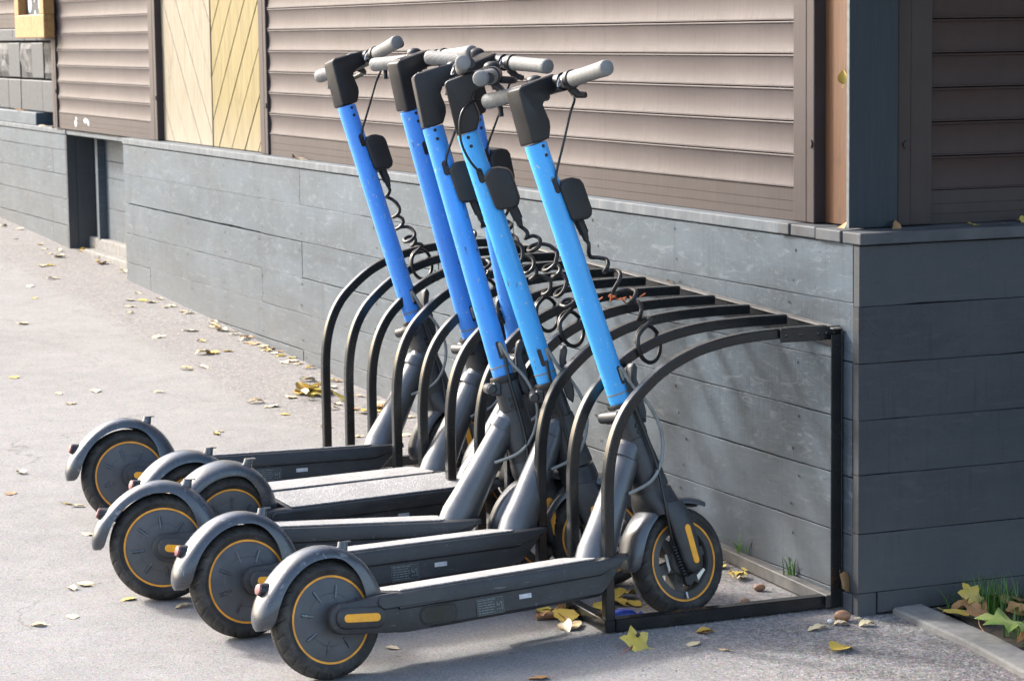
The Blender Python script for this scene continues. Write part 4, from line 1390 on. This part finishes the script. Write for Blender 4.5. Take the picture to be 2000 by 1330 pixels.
# ------------------------------------------------------------------ fallen leaves
def leaf_mesh(kind, seed):
    rr = random.Random(seed)
    L = 1.0
    n = 8; verts = []; faces = []
    curl = rr.uniform(.1, .45); fold = rr.uniform(.0, .5); tw = rr.uniform(-.5, .5)
    for i in range(n + 1):
        t = i / n
        w = .36 * math.sin(PI * t ** .75) ** .8 * (1 + .08 * rr.uniform(-1, 1)) if 0 < i < n else .0
        if kind == 'narrow': w *= .6
        x = (t - .5) * L
        zc = curl * (.25 - (t - .5) ** 2) * (-1 if seed % 3 == 0 else 1) + .08
        for s_ in (-1, -.5, 0, .5, 1):
            y = s_ * w
            z = zc + fold * abs(y) + tw * y * (t - .5) + .05 * rr.uniform(-1, 1) * abs(s_)
            verts.append((x, y, z))
    for i in range(n):
        for j in range(4):
            a = i * 5 + j
            faces.append((a, a + 1, a + 6, a + 5))
    # petiole
    o = len(verts)
    for k, (x, z) in enumerate(((-.5, .08), (-.62, .10), (-.75, .14))):
        for q in range(3):
            an = 2 * PI * q / 3
            verts.append((x, .012 * math.cos(an), z + .012 * math.sin(an)))
    for k in range(2):
        for q in range(3):
            faces.append((o + k * 3 + q, o + k * 3 + (q + 1) % 3, o + (k + 1) * 3 + (q + 1) % 3, o + (k + 1) * 3 + q))
    mz = min(v[2] for v in verts)
    verts = [(x, y, z - mz + .012) for x, y, z in verts]
    me = mesh_from('fallen_leaf', verts, faces, None, 60)
    me.materials.append(MAT['leaf_pale'])
    return me
LEAVES = [leaf_mesh('oval' if k % 4 else 'narrow', k + 1) for k in range(9)]
def put_leaf(x, y, size, mat, label, group, rz=None, h=0., tilt=None, name='fallen_leaf'):
    me = LEAVES[RNG.randrange(len(LEAVES))]
    o = obj(name, me)
    o.location = (x, y, gz(y) + h)
    t = tilt if tilt is not None else (RNG.uniform(-.12, .12), RNG.uniform(-.12, .12))
    o.rotation_euler = (t[0], t[1], RNG.uniform(0, 6.28) if rz is None else rz)
    o.scale = (size, size * RNG.uniform(.8, 1.15), size * RNG.uniform(.6, 1.1))
    o.material_slots[0].link = 'OBJECT'
    o.material_slots[0].material = MAT[mat]
    tag(o, label, 'leaf', group)
    return o
LP = [(-0.04, 9.08), (-0.11, 8.43), (0.01, 8.89), (-0.24, 8.18), (-0.05, 8.13), (-0.08, 7.92), (-0.03, 7.80), (-0.09, 7.71), (-0.09, 7.55), (-0.01, 7.58), (0.07, 7.74), (0.1, 7.80), (0.16, 7.78), (-0.25, 7.23), (-0.21, 7.24), (-0.36, 6.82), (-0.31, 6.73), (-0.47, 6.51), (-0.54, 6.11), (-0.76, 5.36), (-1.08, 4.07), (-1.01, 3.67), (-1.02, 3.46), (-0.88, 3.67), (0.05, 7.33), (0.10, 7.43), (0.04, 7.2), (0.07, 6.99), (0.06, 6.85), (-0.08, 6.08), (-0.17, 5.88), (-0.12, 5.86), (-0.1, 5.78), (-0.17, 5.67), (-0.22, 5.69), (-0.27, 5.5), (-0.04, 5.87), (-0.05, 5.63), (-0.09, 5.61), (-0.07, 5.5), (-0.05, 5.45), (-0.34, 4.8), (-0.18, 4.91), (-0.07, 4.98), (-0.06, 4.86), (-0.05, 4.84), (-0.05, 4.74), (-0.05, 4.6), (-0.22, 4.62), (-0.19, 4.35), (-0.05, 4.3), (-0.04, 4.16), (-0.04, 4.03), (-0.04, 3.96), (-0.3, 4.32), (-0.26, 4.33), (-0.39, 4.02), (-0.46, 4.0), (-0.68, 3.57), (-0.43, 3.24), (-0.41, 3.15), (-0.29, 3.29), (-0.05, 3.55), (-0.09, 3.43), (-0.13, 3.59), (-1.52, 2.11), (-1.43, 2.38), (-1.4, 1.91), (-1.38, 1.87), (-1.44, 1.52), (-1.77, 0.67), (-1.68, 0.71), (-1.62, 0.97), (-1.58, 1.0), (-1.52, 0.82), (-1.42, 0.70), (-0.7, 2.78), (-0.72, 2.75), (-0.41, 2.99), (-0.17, 2.99), (-0.06, 3.21), (-0.23, 3.02), (-0.36, 2.72), (-0.32, 2.53), (-0.1, 2.96), (-0.05, 3.04), (-0.19, 3.1), (-0.06, 2.79), (-0.17, 2.49), (-0.23, 2.43), (-0.34, 2.12), (-0.30, 2.10), (-1.09, 0.17), (-0.89, -0.17), (-0.42, -0.13), (-0.39, 0.02), (-0.46, -0.06), (-0.25, 0.42)]
ORDER = {}
YEL = {4, 20, 33, 48, 49, 50, 51}
for k, (x, y) in enumerate(LP):
    if k % 6 == 3 and y > 4.2:
        continue
    near = math.hypot(x + 3.02, y + 5.05)
    size = RNG.uniform(.035, .065) * (1.1 if y > 3 else .85)
    wall_side = x > -.6 and y > 2.0
    if k in YEL or RNG.random() < .14: mat = 'leaf_yellow'
    elif RNG.random() < .12: mat = 'leaf_brown'
    else: mat = 'leaf_pale'
    cname = {'leaf_yellow': 'yellow', 'leaf_brown': 'brown', 'leaf_pale': 'pale dry'}[mat]
    if y > 2.05 and x > -.6:
        zone = 'beside the recess and far plank wall' if y > 6.5 else 'below the wooden doors' if y > 4.9 else 'below the left end of the wide shutter' if y > 3.6 else 'near the leaf heap beyond the rack'
    elif y > 2.05:
        zone = 'on the open pavement at left'
    elif x < -1.3:
        zone = 'beside the rear wheels of the scooters'
    else:
        zone = 'on the asphalt in front of the rack'
    lab, g = f'{cname} leaf {zone}', f'{cname} leaves {zone}'
    ORDER.setdefault(lab, []).append(put_leaf(x, y, size, mat, lab, g))
# drift of leaf litter along the foot of the wall
rr = random.Random(21)
for k in range(32):
    y = rr.choice([rr.uniform(2.2, 6.4), rr.uniform(3.4, 5.2), rr.uniform(4.2, 5.1)])
    mat = rr.choice(['leaf_pale', 'leaf_brown', 'leaf_yellow', 'leaf_pale'])
    cname = {'leaf_yellow': 'yellow', 'leaf_brown': 'brown', 'leaf_pale': 'pale dry'}[mat]
    put_leaf(-.012 - abs(rr.gauss(0, .022)), y, rr.uniform(.025, .055), mat, f'{cname} little leaf lodged against the foot of the sunlit plank wall', f'{cname} leaf litter at the wall foot')
# heap of yellow leaves beyond the rack
for k in range(16):
    x, y = -.20 + rr.gauss(0, .045), 3.30 + rr.gauss(0, .055)
    put_leaf(x, y, rr.uniform(.05, .085), rr.choice(['leaf_yellow', 'leaf_pale', 'leaf_yellow']), 'leaf in the small heap of yellow leaves just beyond the far end of the rack', 'heap of leaves beyond the rack', h=rr.uniform(0, .025), tilt=(rr.uniform(-.6, .6), rr.uniform(-.6, .6)))
for k in range(9):
    put_leaf(-.09 + rr.gauss(0, .05), 2.92 + rr.gauss(0, .06), rr.uniform(.05, .08), rr.choice(['leaf_pale', 'leaf_yellow', 'leaf_brown']), 'leaf in the loose scatter between rack end and leaf heap', 'scatter of leaves at the rack end', h=rr.uniform(0, .012))
# litter at the near rack leg
for k in range(15):
    put_leaf(-.655 + rr.gauss(0, .035), .31 + rr.gauss(0, .045), rr.uniform(.04, .08), rr.choice(['leaf_pale', 'leaf_yellow', 'leaf_brown', 'leaf_pale']), 'leaf in the little pile under the nearest scooter deck by the rack leg', 'leaf pile by the near rack leg', h=rr.uniform(0, .012), tilt=(rr.uniform(-.4, .4), rr.uniform(-.4, .4)))
for k in range(9):
    put_leaf(-.075 + rr.gauss(0, .018), .47 + rr.gauss(0, .05), rr.uniform(.03, .055), rr.choice(['leaf_pale', 'leaf_yellow']), 'leaf in the small golden pile behind the nearest front wheel', 'leaf pile behind the front wheel', h=rr.uniform(0, .01))
for k, (x, y) in enumerate(((-.43, .36), (-.47, .33), (-.51, .31), (-.44, .31))):
    put_leaf(x, y, .075, 'leaf_yellow', 'yellow leaf lying inside the rack bay left of the nearest front wheel', 'yellow leaves in the rack bay')
put_leaf(-.14, -.06, .062, 'leaf_pale', 'flat buff oval leaf just in front of the rack corner post', None, rz=.1)
put_leaf(-.07, -.045, .040, 'leaf_pale', 'small buff leaf between the rack corner and the large brown nut', None, rz=-.4)
put_leaf(-.02, -.075, .042, 'leaf_pale', 'small buff leaf on the asphalt below the wall corner', None, rz=-.2)
put_leaf(-.01, -.022, .036, 'leaf_pale', 'curled tan leaf touching the foot of the wall corner', None, rz=.2)
put_leaf(-.18, -.23, .066, 'leaf_yellow', 'yellow leaf with brown specks alone on the coarse asphalt at lower right', None, rz=.35)
put_leaf(-.40, .02, .048, 'leaf_brown', 'curled brown leaf against the front floor bar of the rack', None)
# leaves on the ledge, posts and rack
def ledge_leaf(x, y, z, size, mat, label, rot):
    o = put_leaf(x, y, size, mat, label, None)
    o.location = (x, y, z); o.rotation_euler = rot
ledge_leaf(.057, .170, 1.245, .035, 'leaf_yellow', 'small yellow leaf stuck upright on the reddish wooden post', (0, -1.45, .9))
ledge_leaf(.035, .135, .8965, .042, 'leaf_brown', 'orange leaf on the ledge at the foot of the wooden post', (.2, -.6, .3))
ledge_leaf(.135, .070, .8965, .04, 'leaf_brown', 'curled brown leaf upright at the foot of the navy board', (.9, -.9, .8))
ledge_leaf(.345, .055, .8945, .045, 'leaf_yellow', 'yellow leaf on the ledge under the shaded side shutter', (.3, .1, .4))
ledge_leaf(.42, .04, .8945, .022, 'leaf_brown', 'tiny brown leaf bit on the ledge under the shaded side shutter', (.2, .1, .4))
ledge_leaf(.50, .075, .8965, .055, 'leaf_yellow', 'yellow leaf leaning on the shaded side shutter at the right edge', (1.1, .1, .4))
ledge_leaf(.02, 4.12, .8965, .05, 'leaf_brown', 'orange leaf on the ledge by the left end of the wide shutter', (.5, .1, .9))
ledge_leaf(.02, 4.02, .8965, .04, 'leaf_pale', 'pale leaf on the ledge beside an orange leaf', (.5, .1, .3))
ledge_leaf(.07, 9.0, .963, .09, 'leaf_brown', 'orange leaf on the far ledge below the painted blocks', (.1, .1, .3))
for k, (y, s_) in enumerate(((8.42, .05), (8.3, .04), (8.15, .05), (7.95, .06))):
    ledge_leaf(.052, y, .8945, s_, 'leaf_pale', ['first', 'second', 'third', 'fourth'][k] + ' pale leaf scrap from the left on the low ledge beside the dark notch', (.3, .1, k))
ledge_leaf(-.018, .92, .704, .03, 'leaf_brown', 'brown leaf scrap caught on the top rail of the rack', (.2, .2, .5))
o = put_leaf(-.012, .055, .06, 'leaf_brown', 'rusty brown withered leaf hanging behind the rack corner post', None); o.location = (-.014, .04, .075); o.rotation_euler = (1.3, .9, .4)

def maple_mesh(seed, sc=1.):
    """five-lobed leaf outline, gently cupped"""
    tips = [(0, 1.0), (52, .86), (112, .62), (248, .62), (308, .86)]
    out = []
    ang = [0, 14, 26, 38, 52, 64, 78, 96, 112, 130, 168, 180, 192, 230, 248, 264, 282, 296, 308, 322, 334, 346]
    rad = [1.0, .78, .60, .74, .92, .74, .56, .62, .70, .48, .36, .12, .36, .48, .70, .62, .56, .74, .92, .74, .60, .78]
    rr = random.Random(seed); v = [(0, 0, .10)]; n = len(ang)
    for a, r in zip(ang, rad):
        t = math.radians(a); r *= rr.uniform(.93, 1.06)
        v.append((r * .5 * math.cos(t) * .5, r * .5 * math.sin(t) * .5, .10 + .01 * rr.uniform(-1, 1)))
    for a, r in zip(ang, rad):
        t = math.radians(a); r *= rr.uniform(.93, 1.06)
        v.append((r * .5 * math.cos(t), r * .5 * math.sin(t), .06 + .13 * r * rr.uniform(-.5, 1.)))
    f = []
    for i in range(n):
        j = (i + 1) % n
        f.append((0, 1 + i, 1 + j)); f.append((1 + i, 1 + n + i, 1 + n + j, 1 + j))
    mz = min(q[2] for q in v)
    v = [(x * sc, y * sc, (z - mz + .015) * sc) for x, y, z in v]
    return v, f
def maple(x, y, z, size, mat, label, rot, spot=False, stem_c='stem_red'):
    root = thing('maple_leaf', (x, y, z), label, 'leaf')
    root.rotation_euler = rot
    v, f = maple_mesh(int(x * 1000) % 97 + 3, size)
    bl = obj('leaf_blade', mesh_from('leaf_blade', v, f, mat, 60), root)
    mb = MB().tube(spline([(-.02 * size, 0, .06 * size), (-.35 * size, .04 * size, .02 * size), (-.75 * size, -.02 * size, .03 * size)], 4), .011 * size, 6)
    obj('leaf_stalk', mb.mesh('leaf_stalk', stem_c, smooth=60), root)
    if spot:
        mb = MB().add([(.20 * size + .055 * size * math.cos(k * PI / 6), .10 * size + .045 * size * math.sin(k * PI / 6), .165 * size) for k in range(12)], [tuple(range(12))])
        mb.add([(.20 * size + .05 * size * math.cos(k * PI / 6), .10 * size + .04 * size * math.sin(k * PI / 6), .12 * size) for k in range(12)], [tuple(range(12))])
        obj('leaf_spot', mb.mesh('leaf_spot', 'leaf_spot'), root)
maple(-.600, -.040, gz(-.04) + .006, .105, 'leaf_yellow', 'yellow maple leaf with a black spot lying before the near rack corner', (.75, -.25, .55), True)

# ------------------------------------------------------------------ kerb, verge and small things at the corner
kb = obj('concrete_kerb', None) if False else None
v = []
def kerb():
    pts = []
    path = [(.087, -.010), (.087, -.32), (.062, -.60), (.02, -1.1), (-.03, -1.9)]
    rings = []
    for x, y in path:
        rings.append([(x, y, gz(y) - .1), (x, y, gz(y) + .011), (x + .005, y, gz(y) + .016), (x + .076, y, gz(y) + .018), (x + .083, y, gz(y) + .012), (x + .083, y, gz(y) - .1)])
    o = obj('concrete_kerb', MB().loft(rings).mesh('concrete_kerb', 'concrete', smooth=30))
    tag(o, 'grey concrete kerb edging running from the dark wall to the lower right', 'kerb')
kerb()
# soil of the verge: one uneven sheet
n = 40; vv = []; ff = []
r0 = random.Random(2)
for i in range(n + 1):
    for j in range(n + 1):
        x = .172 + (i / n) ** 1.5 * 3.2; y = -.012 - (j / n) ** 1.3 * 2.2
        x2 = x - .0 if j == 0 else x - max(0, (-y - .32)) * .085
        vv.append((x2, y, gz(y) + .012 + .012 * math.sin(x * 23 + y * 17) * r0.uniform(.2, 1)))
for i in range(n):
    for j in range(n):
        a = i * (n + 1) + j
        ff.append((a, a + n + 1, a + n + 2, a + 1))
tag(obj('verge_soil', mesh_from('verge_soil', vv, ff, 'soil', 60)), kind='structure')
def blades(mb, cx, cy, cz, count, spread, hmin, hmax, rr, lean=.5, wid=.0022):
    for k in range(count):
        x = cx + rr.gauss(0, spread); y = cy + rr.gauss(0, spread)
        h = rr.uniform(hmin, hmax); a = rr.uniform(0, 6.28); bend = rr.uniform(.15, 1) * lean * h
        w = wid * rr.uniform(.6, 1.3)
        px, py = -math.sin(a) * w, math.cos(a) * w
        v = []
        for q in range(5):
            t = q / 4
            bx = x + math.cos(a) * bend * t * t; by = y + math.sin(a) * bend * t * t; bz = cz + h * (t - .25 * t * t * lean)
            s_ = (1 - t) ** .6 if q < 4 else .02
            v += [(bx - px * s_, by - py * s_, bz), (bx + px * s_, by + py * s_, bz)]
        mb.add(v, [(2 * q, 2 * q + 1, 2 * q + 3, 2 * q + 2) for q in range(4)])
rr = random.Random(31)
mb = MB()
for k in range(900):
    x = rr.uniform(.18, 1.6); y = rr.uniform(-1.0, -.03)
    if x < .19 + max(0, -y - .32) * -.085: continue
    blades(mb, x, y, gz(y) + .008, 3, .012, .02, .07, rr, .7, .0016)
g = obj('verge_grass', mb.mesh('verge_grass', 'grass'))
tag(g, 'thin green grass of the verge at the lower right', 'grass', kind='stuff')
# denser tuft
mb = MB(); blades(mb, .30, -.09, gz(-.09) + .005, 160, .028, .05, .11, rr, .6, .0015)
tag(obj('grass_tuft', mb.mesh('grass_tuft', 'grass')), 'thick grass tuft against the dark wall behind the fallen leaves', 'grass')
mb = MB(); blades(mb, -.012, .545, gz(.54) + .030, 7, .014, .05, .10, rr, 1.6, .0022)
tag(obj('grass_tuft', mb.mesh('grass_tuft', 'grass')), 'sparse arching weed at the wall foot just right of the nearest front wheel', 'grass')
mb = MB(); blades(mb, -.012, .300, gz(.30) + .030, 16, .006, .03, .075, rr, .7, .0020)
tag(obj('grass_tuft', mb.mesh('grass_tuft', 'grass')), 'short upright grass tuft at the wall foot near the rack corner post', 'grass')
# leaves on the verge
maple(.175, -.365, gz(-.365) + .040, .185, 'leaf_green', 'large green maple leaf on the verge beside the kerb', (.12, -.2, 2.3), stem_c='leaf_yellow')
maple(.235, -.10, gz(-.1) + .045, .085, 'leaf_yellow', 'yellow lobed leaf standing against the dark wall above the verge', (.8, -.5, .5), stem_c='leaf_brown')
maple(.185, -.215, gz(-.215) + .032, .105, 'leaf_brown', 'crumpled orange brown maple leaf on the kerb edge of the verge', (.3, -.3, 1.2), stem_c='leaf_brown')
put_leaf(.160, -.165, .07, 'leaf_yellow', 'long yellow leaf along the kerb near the dark wall', None, h=.032, rz=-1.2)
for k in range(26):
    x = rr.uniform(.19, .55); y = -rr.uniform(.05, .5)
    put_leaf(x, y, rr.uniform(.04, .075), rr.choice(['leaf_brown', 'leaf_brown', 'leaf_brown', 'leaf_yellow']), 'withered leaf of the litter among the verge grass', 'leaf litter on the verge', h=.018 + rr.uniform(0, .01), tilt=(rr.uniform(-.4, .4), rr.uniform(-.4, .4)))
# nuts and pebble
def nut(x, y, r, sy, label, name='nut', mat='nut'):
    mb = MB(); rings = []
    for i in range(1, 10):
        t = PI * i / 10
        rings.append([(r * math.cos(t) * sy, r * math.sin(t) * math.cos(2 * PI * k / 14) * (1 + .06 * math.sin(3 * k)), r * math.sin(t) * math.sin(2 * PI * k / 14)) for k in range(14)])
    mb.loft(rings)
    o = obj(name, mb.mesh(name, mat, smooth=60))
    o.location = (x, y, gz(y) + r * .93)
    o.rotation_euler = (0, 0, RNG.uniform(-.4, .4))
    tag(o, label, 'nut' if name == 'nut' else 'pebble')
nut(-.323, .146, .0105, 1.1, 'small brown nut against the tyre of the nearest front wheel')
nut(-.197, .184, .0115, 1.0, 'round brown nut in the middle of the near rack bay')
nut(-.052, -.016, .0135, 1.5, 'largest brown nut, outside the rack by the corner post')
nut(-.093, .305, .009, 1.7, 'flattened brown nut near the back floor bar of the rack')
nut(-.207, .187, .008, 1.3, 'pale broken nut shell touching the round nut in the rack bay')
nut(-.088, -.022, .0055, 1.3, 'white pebble beside the largest nut at the rack corner', 'pebble', 'pebble')
# blue scrap, wooden stick, rusty fluff
mb = MB()
path = [(-.585, .150, .012), (-.560, .152, .018), (-.535, .154, .020), (-.510, .155, .018), (-.497, .156, .015), (-.490, .157, .017), (-.484, .158, .017)]
mb.tube([(x, y, gz(y) + z) for x, y, z in path], [.010, .016, .0185, .016, .009, .006, .010], 12)
tag(obj('blue_wrapper', mb.mesh('blue_wrapper', 'blue_wrap', smooth=60)), 'twisted dark blue wrapper on the ground behind the near rack leg', 'litter')
mb = MB().tube([(-.700, .268, gz(.27) + .008), (-.655, .262, gz(.26) + .010), (-.612, .246, gz(.25) + .008)], [.006, .009, .008], 8)
tag(obj('wood_stick', mb.mesh('wood_stick', 'nut', smooth=60)), 'short brown stick under the nearest deck beside the rack floor bar', 'stick')
mb = MB(); r5 = random.Random(6)
for k in range(15):
    a = Vector((-.30 + r5.gauss(0, .03), .662 + r5.gauss(0, .012), gz(.66) + .668 + r5.uniform(0, .012)))
    b = a + Vector((r5.uniform(-.02, .02), r5.uniform(-.02, .02), r5.uniform(-.012, .014)))
    mb.tube([a, b], .0022, 5)
tag(obj('seed_cluster', mb.mesh('seed_cluster', 'rust_fluff')), 'rusty orange dry seed cluster caught on top of the rack hoops', 'debris')
# ground litter: grit along the wall foot and loose stones on the coarse asphalt
mb = MB()
r6 = random.Random(77)
for k in range(5200):
    if k < 1200:
        y = r6.uniform(.0, 6.5); x = -abs(r6.gauss(0, .06)) - .012
    else:
        y = -abs(r6.gauss(0, .38)) + .12; x = r6.uniform(-.75, .085)
        if y > .0 and x > -.02: continue
    s_ = r6.uniform(.0013, .0036) * (1.3 if r6.random() < .1 else 1); z = gz(y) - .0004
    a = r6.uniform(0, 6.28)
    v = [(x + s_ * r6.uniform(.6, 1.3) * math.cos(a + q * PI / 2), y + s_ * r6.uniform(.6, 1.3) * math.sin(a + q * PI / 2), z) for q in range(4)] + [(x, y, z + s_ * r6.uniform(.4, .9))]
    mb.add(v, [(0, 1, 4), (1, 2, 4), (2, 3, 4), (3, 0, 4)])
tag(obj('gravel', mb.mesh('gravel', 'grit')), kind='stuff')

# leaves of a kind in one zone: told apart by their order in the picture
ORD = ['first', 'second', 'third', 'fourth', 'fifth', 'sixth', 'seventh', 'eighth', 'ninth', 'tenth', 'eleventh', 'twelfth', 'thirteenth', 'fourteenth', 'fifteenth', 'sixteenth']
inv = cam_ob.matrix_world.inverted()
for lab, obs_ in ORDER.items():
    if len(obs_) < 2:
        continue
    obs_.sort(key=lambda o: (lambda q: q.x / -q.z)(inv @ o.location))
    for i, o in enumerate(obs_):
        o['label'] = (ORD[i] + ' ' if i < 16 else 'rightmost ') + lab + ', counting from left'
